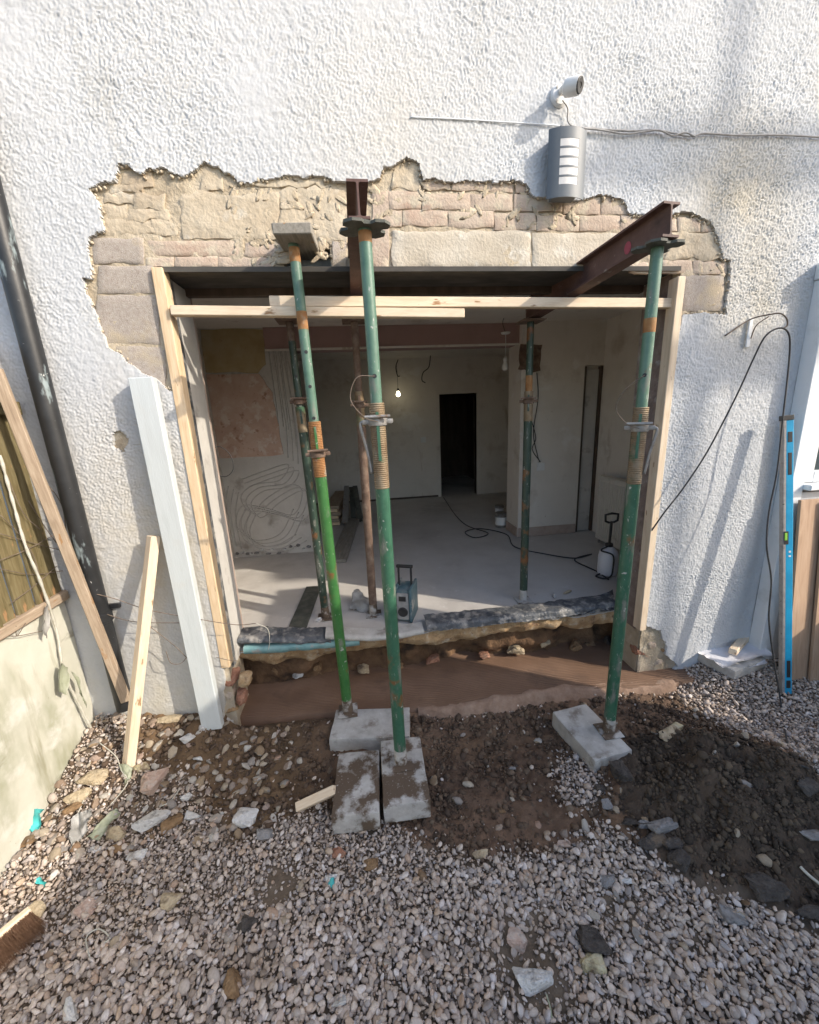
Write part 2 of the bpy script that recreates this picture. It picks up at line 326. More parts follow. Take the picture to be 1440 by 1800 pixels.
def frame(d, up=(0, 0, 1)):
    x = unit(d); up = np.asarray(up, float)
    if abs(x @ unit(up)) > .98: up = np.array([0, 1.0, 0]) if abs(x[1]) < .9 else np.array([1.0, 0, 0])
    y = unit(np.cross(up, x)); z = np.cross(x, y); return np.array([x, y, z]).T
BOXF = [[0, 1, 3, 2], [4, 6, 7, 5], [0, 4, 5, 1], [2, 3, 7, 6], [0, 2, 6, 4], [1, 5, 7, 3]]
def boxv(sx, sy, sz, bev=0.0, seg=1):
    bm = bmesh.new(); bmesh.ops.create_cube(bm, size=1.0)
    for v in bm.verts: v.co = Vector((v.co.x*sx, v.co.y*sy, v.co.z*sz))
    if bev: bmesh.ops.bevel(bm, geom=bm.edges[:]+bm.verts[:], offset=bev, segments=seg, profile=.6, affect='EDGES')
    bm.verts.ensure_lookup_table(); bm.verts.index_update()
    V = np.array([v.co[:] for v in bm.verts]); F = [[v.index for v in f.verts] for f in bm.faces]; bm.free(); return V, F
def bx(x0, x1, y0, y1, z0, z1, bev=0.0):
    V, F = boxv(x1-x0, y1-y0, z1-z0, bev); return V+np.array([(x0+x1)/2, (y0+y1)/2, (z0+z1)/2]), F
def beam(name, p0, p1, wd, ht, mat, parent=None, up=(0, 0, 1), bev=.003, warp=.0, **k):
    p0, p1 = np.asarray(p0, float), np.asarray(p1, float); R = frame(p1-p0, up); L = np.linalg.norm(p1-p0)
    V, F = boxv(L, wd, ht, bev)
    return add(name, (V @ R.T+(p0+p1)/2, F), mat, parent, R=R, origin=(p0+p1)/2, **k)
def tube(P, r, n=8, cap=True):
    P = np.asarray(P, float); m = len(P); r = np.full(m, r) if np.isscalar(r) else np.asarray(r, float)
    T = np.gradient(P, axis=0); T /= np.linalg.norm(T, axis=1)[:, None]+1e-12
    a = np.array([0, 0, 1.0]) if abs(T[0][2]) < .9 else np.array([1.0, 0, 0])
    u = unit(np.cross(a, T[0])); V = []
    for i in range(m):
        u = unit(u-(u @ T[i])*T[i]); v = np.cross(T[i], u)
        for k in range(n):
            t = 2*math.pi*k/n; V.append(P[i]+r[i]*(math.cos(t)*u+math.sin(t)*v))
    F = [[i*n+k, i*n+(k+1) % n, (i+1)*n+(k+1) % n, (i+1)*n+k] for i in range(m-1) for k in range(n)]
    if cap: F += [list(range(n))[::-1], [(m-1)*n+k for k in range(n)]]
    return np.array(V), F
def cyl(p0, p1, r0, r1=None, n=16): return tube([p0, p1], [r0, r0 if r1 is None else r1], n)
def lathe(p0, d, prof, n=16):
    R = frame(d); V = []; 
    for (h, r) in prof:
        for k in range(n):
            t = 2*math.pi*k/n; V.append(np.asarray(p0)+R[:, 0]*h+r*(math.cos(t)*R[:, 1]+math.sin(t)*R[:, 2]))
    m = len(prof)
    F = [[i*n+k, i*n+(k+1) % n, (i+1)*n+(k+1) % n, (i+1)*n+k] for i in range(m-1) for k in range(n)]
    F += [list(range(n))[::-1], [(m-1)*n+k for k in range(n)]]
    return np.array(V), F
def spline(P, n=8):
    P = np.asarray(P, float); Q = np.vstack([2*P[0]-P[1], P, 2*P[-1]-P[-2]]); o = []
    for i in range(1, len(Q)-2):
        for t in np.linspace(0, 1, n, endpoint=False):
            a, b, c, d = Q[i-1:i+3]
            o.append(.5*((2*b)+(-a+c)*t+(2*a-5*b+4*c-d)*t*t+(-a+3*b-3*c+d)*t**3))
    o.append(P[-1]); return np.array(o)
def prism(pts, d, back=None):
    """closed planar outline (n,3), swept by vector d"""
    P = np.asarray(pts, float); n = len(P); V = np.vstack([P, P+np.asarray(d, float)])
    F = [list(range(n)), [n+i for i in range(n)][::-1]]+[[i, n+i, n+(i+1) % n, (i+1) % n] for i in range(n)]
    return V, F
def grid_faces(nx, ny):
    i, j = np.meshgrid(np.arange(nx-1), np.arange(ny-1), indexing='ij'); a = (i*ny+j).ravel()
    return np.stack([a, a+ny, a+ny+1, a+1], 1)
_ICO = {}
def ico(n):
    if n not in _ICO:
        bm = bmesh.new(); bmesh.ops.create_icosphere(bm, subdivisions=n, radius=1.0); bm.verts.index_update()
        _ICO[n] = (np.array([v.co[:] for v in bm.verts]), np.array([[v.index for v in f.verts] for f in bm.faces])); bm.free()
    return _ICO[n]
def rockshape(seed, sub=3, planes=14, rough=.05):
    rg = np.random.default_rng(seed); D, F = ico(sub)
    n = rg.normal(size=(planes, 3)); n /= np.linalg.norm(n, axis=1)[:, None]; d = rg.uniform(.62, 1.0, planes)
    q = D @ n.T; r = np.where(q > .05, d/np.maximum(q, .05), 9).min(1); r = np.minimum(r, 1.25)
    V = D*r[:, None]
    V *= (1+rough*vn(V[:, 0]*3+seed, V[:, 1]*3, V[:, 2]*3, seed)+.5*rough*vn(V[:, 0]*8, V[:, 1]*8+seed, V[:, 2]*8, seed))[:, None]
    return V, F
def hullrock(seed, npts=13, rough=.05, cuts=2):
    rg = np.random.default_rng(seed); bm = bmesh.new()
    P = rg.uniform(-1, 1, (npts, 3)); P = P/np.maximum(np.abs(P).max(1), .35)[:, None]*rg.uniform(.75, 1.0, (npts, 1))
    for p in P: bm.verts.new(p)
    r = bmesh.ops.convex_hull(bm, input=bm.verts[:])
    bmesh.ops.delete(bm, geom=[v for v in bm.verts if not v.link_faces], context='VERTS')
    bmesh.ops.bevel(bm, geom=bm.edges[:]+bm.verts[:], offset=.07, segments=1, profile=.5, affect='EDGES')
    bmesh.ops.triangulate(bm, faces=bm.faces[:])
    bmesh.ops.subdivide_edges(bm, edges=bm.edges[:], cuts=cuts, use_grid_fill=True); bmesh.ops.triangulate(bm, faces=bm.faces[:]); bm.verts.index_update()
    V = np.array([v.co[:] for v in bm.verts]); F = np.array([[v.index for v in f.verts] for f in bm.faces]); bm.free()
    N3 = np.stack([vn(V[:, 0]*4+seed, V[:, 1]*4, V[:, 2]*4, seed+i)+.5*vn(V[:, 0]*11, V[:, 1]*11+seed, V[:, 2]*11, seed+i) for i in range(3)], 1)
    return V*.9+rough*N3, F
def rotz(a): c, s = math.cos(a), math.sin(a); return np.array([[c, -s, 0], [s, c, 0], [0, 0, 1.0]])
def rotx(a): c, s = math.cos(a), math.sin(a); return np.array([[1.0, 0, 0], [0, c, -s], [0, s, c]])
def bez(name, P, r, mat, parent=None, n=6, seg=8, **k): return add(name, tube(spline(P, seg), r, n), mat, parent, smooth=True, **k)

# ------------------------------------------------------------------ ground
XL, XR = -.875, 1.79                       # edges of the knocked-out opening
def gz(x, y):
    x, y = np.asarray(x, float), np.asarray(y, float)
    z = .012*fbm2(x*1.7+4, y*1.7, 3, 3)
    z = z+.17*sst(-.70, -1.15, x)*sst(-.62, -.06, y)+.07*sst(-1.1, -1.6, x)*sst(-1.4, -.5, y)
    z = z+.10*sst(1.95, 2.3, x)*sst(-.55, -.05, y)
    m = np.exp(-(((x-1.62)/.42)**2+((y+.80)/.30)**2)**1.3)
    m2 = np.exp(-(((x-2.15)/.40)**2+((y+.92)/.26)**2)**1.2)
    z = z+(.165*m+.11*m2)*(1+.30*fbm2(x*6, y*6, 4, 9))
    z = z-.035*np.exp(-(((x-.75)/.45)**2+((y+.45)/.30)**2))
    z = z+.035*np.exp(-(((x+.05)/.42)**2+((y+.22)/.16)**2))
    z = z+.055*sst(.35, -.25, x)*sst(-.32, -.06, y)*sst(-1.2, -.8, x)
    inside = sst(-.03, .03, y)*sst(-.92, -.84, x)*sst(2.10, 2.02, x)
    inh = sst(.0, .02, y)
    z = z*(1-inside)-.06*inside-.25*sst(.5, .62, y)*inside
    return z
def G(x, y, up=0.0):
    Z = 0.0
    for _ in range(8): P = onZ(x, y, Z); Z = Z*.4+.6*float(gz(P[0], P[1]))
    P = onZ(x, y, Z); P[2] = Z+up; return P
def axis_pts(a, b, step, ends):
    return np.array(sorted(set(list(np.round(np.arange(a, b+step/2, step), 4))+list(ends))))
dirt_px = [(255, 1300), (300, 1262), (430, 1264), (740, 1250), (1000, 1216), (1190, 1203), (1215, 1235), (1262, 1262), (1335, 1300), (1440, 1390), (1520, 1440), (1520, 1620), (1440, 1600),
           (1330, 1572), (1200, 1548), (1150, 1505), (1100, 1470), (1062, 1440), (1035, 1475), (960, 1505), (900, 1482), (840, 1508), (765, 1490), (700, 1440), (590, 1440), (510, 1430), (470, 1475), (425, 1500), (380, 1440), (310, 1400), (262, 1345)]
DIRT = [onZ(a, b, .02)[:2] for a, b in dirt_px]
MOUND = [onZ(a, b, .06)[:2] for a, b in [(1075, 1320), (1130, 1285), (1250, 1290), (1360, 1340), (1460, 1420), (1560, 1480), (1560, 1640), (1420, 1610), (1320, 1570), (1210, 1540), (1160, 1480), (1095, 1420)]]
PATCH = [onZ(a, b, .0)[:2] for a, b in [(968, 1345), (1000, 1325), (1040, 1345), (1065, 1400), (1045, 1432), (985, 1410)]]
def dirtmask(x, y):
    jx, jy = .07*fbm2(x*5, y*5, 4, 21), .07*fbm2(x*5+9, y*5, 4, 25)
    d = inpoly(DIRT, x+jx, y+jy); p = inpoly(PATCH, x+jx*.6, y+jy*.6)
    return d & ~p
gx = axis_pts(-2.1, 3.1, .0125, [-60, -20, -8, -4, -2.8, 3.8, 5, 9, 20, 60])
gy = axis_pts(-2.0, .62, .0125, [-60, -20, -9, -5, -3.2, -2.5, .8, 1.5, 4, 8, 20, 60])
GX, GY = np.meshgrid(gx, gy, indexing='ij')
GZ = gz(GX, GY)
core = (GX > -2.1) & (GX < 3.1) & (GY > -2.0) & (GY < .62)
dm = dirtmask(GX, GY); mm = inpoly(MOUND, GX+.06*fbm2(GX*6, GY*6, 3, 31), GY+.06*fbm2(GX*6+5, GY*6, 3, 33))
GZ = GZ+np.where(core, np.where(dm, .010*fbm2(GX*9, GY*9, 4, 40)+.010*fbm2(GX*24, GY*24, 3, 41)+.0035*vn2(GX*75, GY*75, 43), -.006+.004*vn2(GX*40, GY*40, 45)), 0)
GZ = np.where(GY > .64, -.3, GZ)
GZ = np.where(~core & (GY <= .64), -.02, GZ)
gV = np.stack([GX.ravel(), GY.ravel(), GZ.ravel()], 1)
GROUNDM = mk('soil', [(1, 1, 1), (.72, .70, .68), (1.0, .96, .92)], scale=22, rough=.96, bump=.7, bscale=120, bdist=.006)
gro = add('ground', (gV, grid_faces(len(gx), len(gy))), GROUNDM, smooth=True, origin=(0, 0, 0), kind='structure', label='bare earth of the yard under gravel and spoil')
base = np.array([.20, .155, .112])*np.ones((len(gV), 3))
nz = fbm2(GX*2.2, GY*2.2, 4, 51).ravel()[:, None]
brown = np.array([.185, .118, .078])*(1+.30*nz)+np.array([.05, .03, .012])*np.clip(fbm2(GX*3+7, GY*3, 3, 57).ravel()[:, None], 0, 1)
och = np.array([.185, .120, .066])*(1+.3*nz)
dark = np.array([.092, .066, .046])*(1+.35*nz)
lx = sst(-.15, -.6, GX).ravel()[:, None]
brown = brown*(1-lx)+och*lx
c = np.where(dm.ravel()[:, None], brown, base); c = np.where((mm & dm).ravel()[:, None], dark, c)
at = gro.data.color_attributes.new('soil_colour', 'FLOAT_COLOR', 'POINT')
at.data.foreach_set('color', np.hstack([np.clip(c, .01, 1), np.ones((len(c), 1))]).astype(np.float32).ravel())
nt = GROUNDM.node_tree; an = nt.nodes.new('ShaderNodeVertexColor'); an.layer_name = 'soil_colour'
mxn = nt.nodes.new('ShaderNodeMix'); mxn.data_type = 'RGBA'; mxn.blend_type = 'MULTIPLY'; mxn.inputs['Factor'].default_value = 1
bs = nt.nodes['Principled BSDF']; nt.links.new(bs.inputs['Base Color'].links[0].from_socket, mxn.inputs['A']); nt.links.new(an.outputs[0], mxn.inputs['B']); nt.links.new(mxn.outputs['Result'], bs.inputs['Base Color'])

# ------------------------------------------------------------------ house: one thing; walls, masonry, room are its parts
house = empty('house', (0, .15, 0), 'white roughcast house with a wide hole knocked through its ground floor wall', 'house')
hole_px = [(157, 332), (200, 316), (207, 287), (222, 291), (235, 299), (247, 307), (258, 297), (275, 301), (290, 292), (303, 306), (322, 310), (345, 295), (362, 283), (385, 294), (405, 305), (415, 318),
           (440, 322), (470, 313), (500, 308), (560, 311), (608, 319), (640, 319), (668, 314), (675, 296), (700, 284), (712, 276), (735, 286), (745, 312), (757, 310), (780, 316), (840, 318), (905, 318),
           (925, 328), (940, 346), (963, 352), (1030, 347), (1052, 340), (1090, 346), (1104, 364), (1112, 376), (1140, 381), (1180, 379), (1200, 370), (1225, 377), (1250, 395), (1264, 420), (1272, 455),
           (1289, 455), (1283, 500), (1278, 551), (1202, 553), (1192, 592), (1188, 640), (1100, 640), (400, 640), (306, 690), (274, 670), (248, 657), (204, 617), (187, 611), (172, 570), (159, 535), (149, 512), (147, 485), (162, 485),
           (156, 436), (155, 412), (179, 407), (175, 360)]
HOLE = [(q[0], q[2]) for q in (onY(a, b, 0) for a, b in hole_px)]
SPOT = [(q[0], q[2]) for q in (onY(a, b, 0) for a, b in [(196, 768), (208, 757), (222, 766), (226, 780), (217, 795), (203, 790)])]
LOWR = [(q[0], q[2]) for q in (onY(a, b, 0) for a, b in [(1100, 1095), (1140, 1104), (1160, 1110), (1170, 1132), (1174, 1150), (1190, 1172), (1100, 1260)])]
LOWL = [(q[0], q[2]) for q in (onY(a, b, 0) for a, b in [(440, 1160), (402, 1172), (398, 1195), (392, 1220), (396, 1262), (440, 1290)])]
ST = .0047
wx = np.arange(-2.05, 2.66, ST); wz = np.arange(-.02, 3.80, ST)
WX, WZ = np.meshgrid(wx, wz, indexing='ij')
n3 = fbm2(WX/.45, WZ/.45, 2, 4)
def band(shape, wl, bw, seed, ax=1.0, az=1.0, sh=0.0):
    """even-grained noise: white noise kept only near one wavelength (metres)"""
    g = np.random.default_rng(seed).normal(size=shape); fx_ = np.fft.fftfreq(shape[0], ST)[:, None]; fz_ = np.fft.rfftfreq(shape[1], ST)[None, :]
    k = np.sqrt((ax*(fx_+sh*fz_))**2+(az*fz_)**2)*wl
    r = np.fft.irfft2(np.fft.rfft2(g)*np.exp(-((k-1)/bw)**2), s=shape); return r/r.std()
n1 = .80*band(WX.shape, .0150, .50, 3, 1.0, .85, .35)+.40*band(WX.shape, .0230, .7, 9, .8, 1.0, -.2)+.35*band(WX.shape, .0110, .5, 10); n2 = band(WX.shape, .05, .7, 5)
rgt = sst(1.35, 2.0, WX)
low = sst(1.6, .9, WZ)*sst(-.2, -.9, WX)
dens = .75+.35*fbm2(WX/.30, WZ/.30, 3, 8)+.15*fbm2(WX/.06, WZ/.06, 2, 12)
hgt = (.0027*np.tanh(1.0*n1)*np.clip(dens, .35, 1.3)+.0006*n2)*(1-.30*low)-.0016*rgt*sst(.5, 1.8, -n1)+.004*n3
trow = fbm2(WX/.9+3, WZ/.14, 3, 14); hgt = hgt+.0012*trow
WY = -hgt
cxm, czm = (WX[:-1, :-1]+ST/2), (WZ[:-1, :-1]+ST/2)
jx = .009*fbm2(cxm/.05, czm/.05, 3, 61); jz = .009*fbm2(cxm/.05+7, czm/.05, 3, 67)
gone = inpoly(HOLE, cxm+jx, czm+jz) | inpoly(SPOT, cxm+jx*1.3, czm+jz*1.3) | inpoly(LOWR, cxm+jx*1.5, czm+jz*1.5) | inpoly(LOWL, cxm+jx*1.5, czm+jz*1.5)
gone |= (cxm > XL) & (cxm < XR) & (czm < 2.6)
keep = ~gone
ny = len(wz); idx = np.arange(len(wx)*ny).reshape(len(wx), ny)
qa = np.stack([idx[:-1, :-1], idx[1:, :-1], idx[1:, 1:], idx[:-1, 1:]], -1)
Fq = qa[keep]
V = np.stack([WX.ravel(), WY.ravel(), WZ.ravel()], 1)
nV = len(V); Vb = V.copy(); Vb[:, 1] = .022
sides = []
kp = np.pad(keep, 1, constant_values=True)
for (da, db, e0, e1) in ((-1, 0, 3, 0), (1, 0, 1, 2), (0, -1, 0, 1), (0, 1, 2, 3)):
    nb = kp[1+da:1+da+keep.shape[0], 1+db:1+db+keep.shape[1]]
    s_ = qa[keep & ~nb]; sides.append(np.stack([s_[:, e1], s_[:, e0], s_[:, e0]+nV, s_[:, e1]+nV], 1))
Fall = np.vstack([Fq]+sides); V = np.vstack([V, Vb])
u_, inv = np.unique(Fall, return_inverse=True); V = V[u_]; Fall = inv.reshape(Fall.shape)
rw = add('rendered_wall', (V, Fall), STUCCO, house, smooth=True, origin=(0, 0, 0), label='white roughcast coat with a ragged broken edge'); rw.data.set_sharp_from_angle(angle=math.radians(70))
add('rendered_wall', join(bx(-7, -2.05, .0, .25, -.3, 5.4), bx(-2.05, 2.66, .0, .25, 3.80, 5.4), bx(2.66, 7, .0, .25, -.3, 5.4)), STUCCO, house)
# structural leaf behind the coat
mx_ = np.arange(-2.05, 2.67, .016); mz_ = np.arange(-.3, 3.82, .016)
MX, MZ = np.meshgrid(mx_, mz_, indexing='ij')
MY = .021+.004*fbm2(MX/.04, MZ/.04, 3, 71)+.004*fbm2(MX/.2, MZ/.2, 2, 75)
c1, c2 = MX[:-1, :-1]+.008, MZ[:-1, :-1]+.008
TOPZ = 2.535
kk = ~((c1 > XL+.02) & (c1 < XR-.005) & (c2 < TOPZ)) & (c2 > -.25)
hx0, hz0 = onY(500, 470, .02)[[0, 2]]; hx1, hz1 = onY(582, 430, .02)[[0, 2]]
kk &= ~((c1 > hx0) & (c1 < hx1) & (c2 > TOPZ-.02) & (c2 < hz1))
Fm = grid_faces(len(mx_), len(mz_))[kk.ravel()]
Vm = np.stack([MX.ravel(), MY.ravel(), MZ.ravel()], 1)
u_, inv = np.unique(Fm, return_inverse=True)
mas = add('exposed_masonry', (Vm[u_], inv.reshape(Fm.shape)), MORTAR, house, smooth=True, origin=(0, .02, 2.6), label='sandy brick and block masonry laid bare above the opening')
add('cavity_wall', join(bx(-2.05, XL+.018, .035, .29, -.3, 3.8), bx(XR-.003, 2.66, .035, .29, -.3, 3.8), bx(XL+.018, hx0, .035, .29, 2.545, 3.8), bx(hx0, hx1, .035, .29, hz1+.004, 3.8), bx(hx0, hx1, .16, .29, 2.545, hz1+.004), bx(hx1, XR-.003, .035, .29, 2.545, 3.8)), MORTAR, house)

add('cavity_insulation', bx(hx0-.01, hx1+.01, .125, .155, 2.546, hz1+.02), mk('blue_foil', [(.36, .46, .56), (.46, .56, .66), (.54, .62, .70)], scale=40, rough=.5, bump=.4, bscale=60, spots=[((.12, .12, .13), 40, .66, .7)]), house)
def z1(a, b): return 120+a/2.25, 250+b/2.25
def z2(a, b): return 680+a/2.25, 250+b/2.25
pc = [0]
def piece(name, q, proud, mat, nx=7, nz=4, rough=.002, rnd=.006):
    """one laid piece: rounded rough slab with own edges, standing proud of the mortar; q = four corner pixels tl,tr,br,bl"""
    pc[0] += 1; s = pc[0]
    C4 = [onY(a, b, .02)[[0, 2]] for a, b in q]
    u = np.linspace(0, 1, nx); v = np.linspace(0, 1, nz)
    u = np.concatenate([[0], np.clip(u, .02, .98), [1]]); v = np.concatenate([[0], np.clip(v, .055, .945), [1]])
    U, W_ = np.meshgrid(u, v, indexing='ij')
    P = (C4[0][None, None]*((1-U)*(1-W_))[..., None]+C4[1]*(U*(1-W_))[..., None]+C4[2]*(U*W_)[..., None]+C4[3]*((1-U)*W_)[..., None])
    X, Z = P[..., 0], P[..., 1]
    edge = np.minimum(np.minimum(U, 1-U)/.02, np.minimum(W_, 1-W_)/.055).clip(0, 1)
    jg = .014 if name == 'parge_patch' or mat is PARGE else .0055
    X = X+jg*vn2(X*26, Z*26, s)+.4*jg*vn2(X*70, Z*70, s+7); Z = Z+jg*vn2(X*26+5, Z*26, s+3)+.4*jg*vn2(X*70+5, Z*70, s+8)
    Yv = .0175-proud*.36*edge-rough*1.3*fbm2(X*28+s, Z*28, 3, s)-rough*1.2*vn2(X*9+s, Z*9, s)
    n = U.size; V = np.stack([X.ravel(), Yv.ravel(), Z.ravel()], 1)
    F = grid_faces(*U.shape).tolist()
    rim = [i*U.shape[1] for i in range(U.shape[0])]+[(U.shape[0]-1)*U.shape[1]+j for j in range(1, U.shape[1])]+[i*U.shape[1]+U.shape[1]-1 for i in range(U.shape[0]-2, -1, -1)]+[j for j in range(U.shape[1]-2, 0, -1)]
    Vb = V[rim].copy(); Vb[:, 1] = .034; V = np.vstack([V, Vb]); m = len(rim)
    F += [[rim[i], rim[(i+1) % m], n+(i+1) % m, n+i] for i in range(m)]
    return add(name, (V, F), mat, mas, smooth=True, autos=50)
def rect(zf, x0, y0, x1, y1):
    x0, y0, x1, y1 = x0-1.5, y0-1.5, x1+1.5, y1+1.5; return [zf(x0, y0), zf(x1, y0), zf(x1, y1), zf(x0, y1)]
for r_ in ((100, 382, 300, 478), (120, 492, 338, 598), (115, 608, 363, 797), (190, 808, 385, 1000)): piece('block', rect(z1, *r_), .010, BLOCKM, 9, 6, .0012)
for r_ in ((318, 392, 680, 450), (698, 400, 900, 453), (308, 456, 418, 492), (424, 454, 588, 494), (595, 458, 800, 498), (140, 205, 260, 245), (265, 210, 390, 262), (135, 252, 240, 300), (246, 268, 400, 312), (140, 310, 330, 362), (338, 318, 440, 372),
           (205, 120, 330, 172), (175, 160, 300, 200)): piece('brick', rect(z1, *r_), .006 if r_[1] > 380 else .003, BRICKM if r_[1] > 380 else PARGE)
piece('block', rect(z1, 1045, 388, 1100, 496), .009, BLOCKM); piece('brick', rect(z1, 1203, 195, 1268, 498), .008, BRICKM, 4, 8)
for r_ in ((455, 205, 832, 378), (838, 178, 1098, 385), (520, 90, 610, 200), (700, 140, 1090, 175)): piece('parge_patch', rect(z1, *r_), .006, PARGE, 14, 8, .003)
piece('parge_patch', rect(z2, 20, 70, 140, 186), .007, PARGE, 8, 8, .003)
for r_ in ((150, 140, 250, 186), (256, 146, 500, 194), (510, 150, 640, 204), (8, 197, 135, 263), (142, 205, 325, 266), (331, 208, 497, 270), (504, 212, 692, 274), (700, 220, 842, 282), (849, 214, 965, 284), (6, 270, 55, 332), (62, 272, 240, 332), (246, 276, 420, 338), (426, 282, 588, 346), (594, 288, 755, 349), (761, 292, 920, 351), (926, 294, 1090, 352),
           (1098, 305, 1145, 352), (1149, 300, 1236, 356), (1241, 306, 1320, 352), (1090, 470, 1205, 516), (1210, 472, 1342, 522), (965, 480, 1036, 516), (1040, 474, 1086, 512)): piece('brick', rect(z2, *r_), .006, BRICKM)
piece('lintel_block', rect(z2, 22, 354, 568, 494), .011, LINTC, 20, 7, .0025); piece('lintel_block', rect(z2, 578, 362, 960, 500), .009, LINTC, 14, 7, .003)
piece('parge_patch', rect(z2, 1100, 360, 1332, 462), .008, PARGE, 12, 7, .004); piece('block', rect(z2, 1168, 528, 1332, 668), .009, BLOCKM, 9, 7, .0012)
# broken brick at the foot of each jamb
for k, (a, b, sx, sz) in enumerate([(408, 1190, .07, .05), (432, 1192, .06, .055), (404, 1214, .06, .04), (426, 1222, .05, .05), (410, 1238, .06, .035), (1140, 1128, .085, .05), (1120, 1140, .06, .04), (1160, 1140, .06, .045), (1150, 1158, .055, .03)]):
    V, F = hullrock(300+k, 26, .07); P = onY(a, b, .065); V = V*np.array([sx*.72, .06, sz*.85])
    add('brick_end', (V+P, F), (RK['red'], OCHRE, BRICKM)[k % 3], mas, smooth=True, autos=35)
# steel lintel and inner header
l0, l1 = onY(285, 474, .02), onY(1195, 489, .02)
add('steel_lintel', join(bx(XL+.02, XR-.01, .010, .284, 2.5365, 2.5435), bx(XL+.02, XR-.01, .006, .0095, 2.528, 2.550)), LINTS, house)
add('soffit_batten', bx(XL+.02, XR-.01, .288, .33, 2.50, 2.545, .003), DARKW, house)

# ------------------------------------------------------------------ the room behind
FZ, CZ = .42, 2.70
sx_ = np.linspace(-1.6, 2.9, 180); sy_ = np.concatenate([np.linspace(0, 1, 5)])
def slab():
    ys = np.array([0, .02, .06, .15, .4, .9, 1.6, 2.6, 4.6, 6.6]); X, T = np.meshgrid(sx_, ys, indexing='ij')
    y0 = .225+.02*fbm2(X*3, X*0+2, 3, 81)+.012*fbm2(X*14, X*0, 2, 83)
    Yv = y0+T; Z = FZ+.004*fbm2(X*2, Yv*2, 3, 85)-.012*(T < .01)
    return np.stack([X.ravel(), Yv.ravel(), Z.ravel()], 1), grid_faces(len(sx_), len(ys))
add('floor_slab', slab(), SCREED, house, smooth=True, label='dusty grey screed floor of the gutted room')
# broken face of the slab and the soil bank below it
ex = np.linspace(-.90, 2.02, 230); ev = np.linspace(0, 1, 16)
EX, EV = np.meshgrid(ex, ev, indexing='ij')
bot = .275+.035*fbm2(EX*2.4, EX*0, 3, 91)-.02*sst(1.0, 1.9, EX)
EZ = FZ-.004-(FZ-.004-bot)*EV
EY = .225+.02*fbm2(EX*3, EX*0+2, 3, 81)+.012*fbm2(EX*14, EX*0, 2, 83)+.008+.035*fbm2(EX*7, EZ*9, 4, 93)*EV+.05*EV**3
add('broken_slab_edge', (np.stack([EX.ravel(), EY.ravel(), EZ.ravel()], 1), grid_faces(len(ex), len(ev))), OCHRE, house, smooth=True, label='broken ochre concrete edge under the floor')
EZ2 = bot+.01-(bot+.12)*EV
EY2 = .37+.10*EV+.06*fbm2(EX*4, EZ2*6, 4, 95)-.05*sst(.5, 1, EV)+.16*sst(.15, .75, fbm2(EX*2.1+3, EX*0, 2, 99))*(1-EV)
BANKM = mk('soil_bank', [(.08, .045, .026), (.15, .085, .045), (.22, .13, .07)], scale=10, rough=.95, bump=.9, bscale=60, bdist=.01, spots=[((.035, .022, .015), 6, .54, .66)])
add('soil_bank', (np.stack([EX.ravel(), EY2.ravel(), EZ2.ravel()], 1), grid_faces(len(ex), len(ev))), BANKM, house, smooth=True)
for k, (a, b, sx, sz, m) in enumerate([(525, 1183, .07, .03, 'white'), (480, 1178, .06, .04, 'brown'), (640, 1176, .07, .03, 'tan'), (560, 1168, .05, .04, 'brown'), (905, 1140, .10, .05, 'tan'), (960, 1130, .08, .045, 'tan'), (1010, 1135, .07, .05, 'brown'), (1040, 1140, .06, .05, 'brown'), (850, 1150, .07, .04, 'red'), (760, 1160, .08, .035, 'red'), (700, 1168, .06, .03, 'brown'), (1075, 1128, .06, .06, 'dark')]):
    V, F = hullrock(340+k, 12, .09); V = V*np.array([sx*.8, .06, sz*.85]); P = onY(a, b, .37)
    add('stone', (V+P, F), RK[m], house, smooth=True, autos=35)
# fresh concrete strip
fx = np.linspace(-.93, 2.14, 130); fv = np.linspace(0, 1, 230)
FX, FV = np.meshgrid(fx, fv, indexing='ij')
fe = np.array([onZ(a, b, .05)[:2] for a, b in [(400, 1266), (430, 1262), (560, 1255), (740, 1246), (800, 1243), (900, 1226), (1000, 1212), (1190, 1200), (1230, 1196)]])
yf = np.interp(FX, fe[:, 0], fe[:, 1])+.012*fbm2(FX*8, FX*0, 3, 101)
FY = yf+(.50-yf)*FV
FZc = +.05+.0030*np.sin(FV*2*math.pi*32+1.0*fbm2(FX*1.2, FV*3, 3, 103))*np.clip(.6+.5*fbm2(FX*1.2, FV*3, 2, 105), .15, 1)+.004*fbm2(FX*2, FY*3, 3, 107)-.055*(FV < .006)-.012*np.exp(-FV*26)
add('foundation_strip', (np.stack([FX.ravel(), FY.ravel(), FZc.ravel()], 1), grid_faces(len(fx), len(fv))), FRESH, house, smooth=True, label='freshly poured brown concrete strip with combed lines')
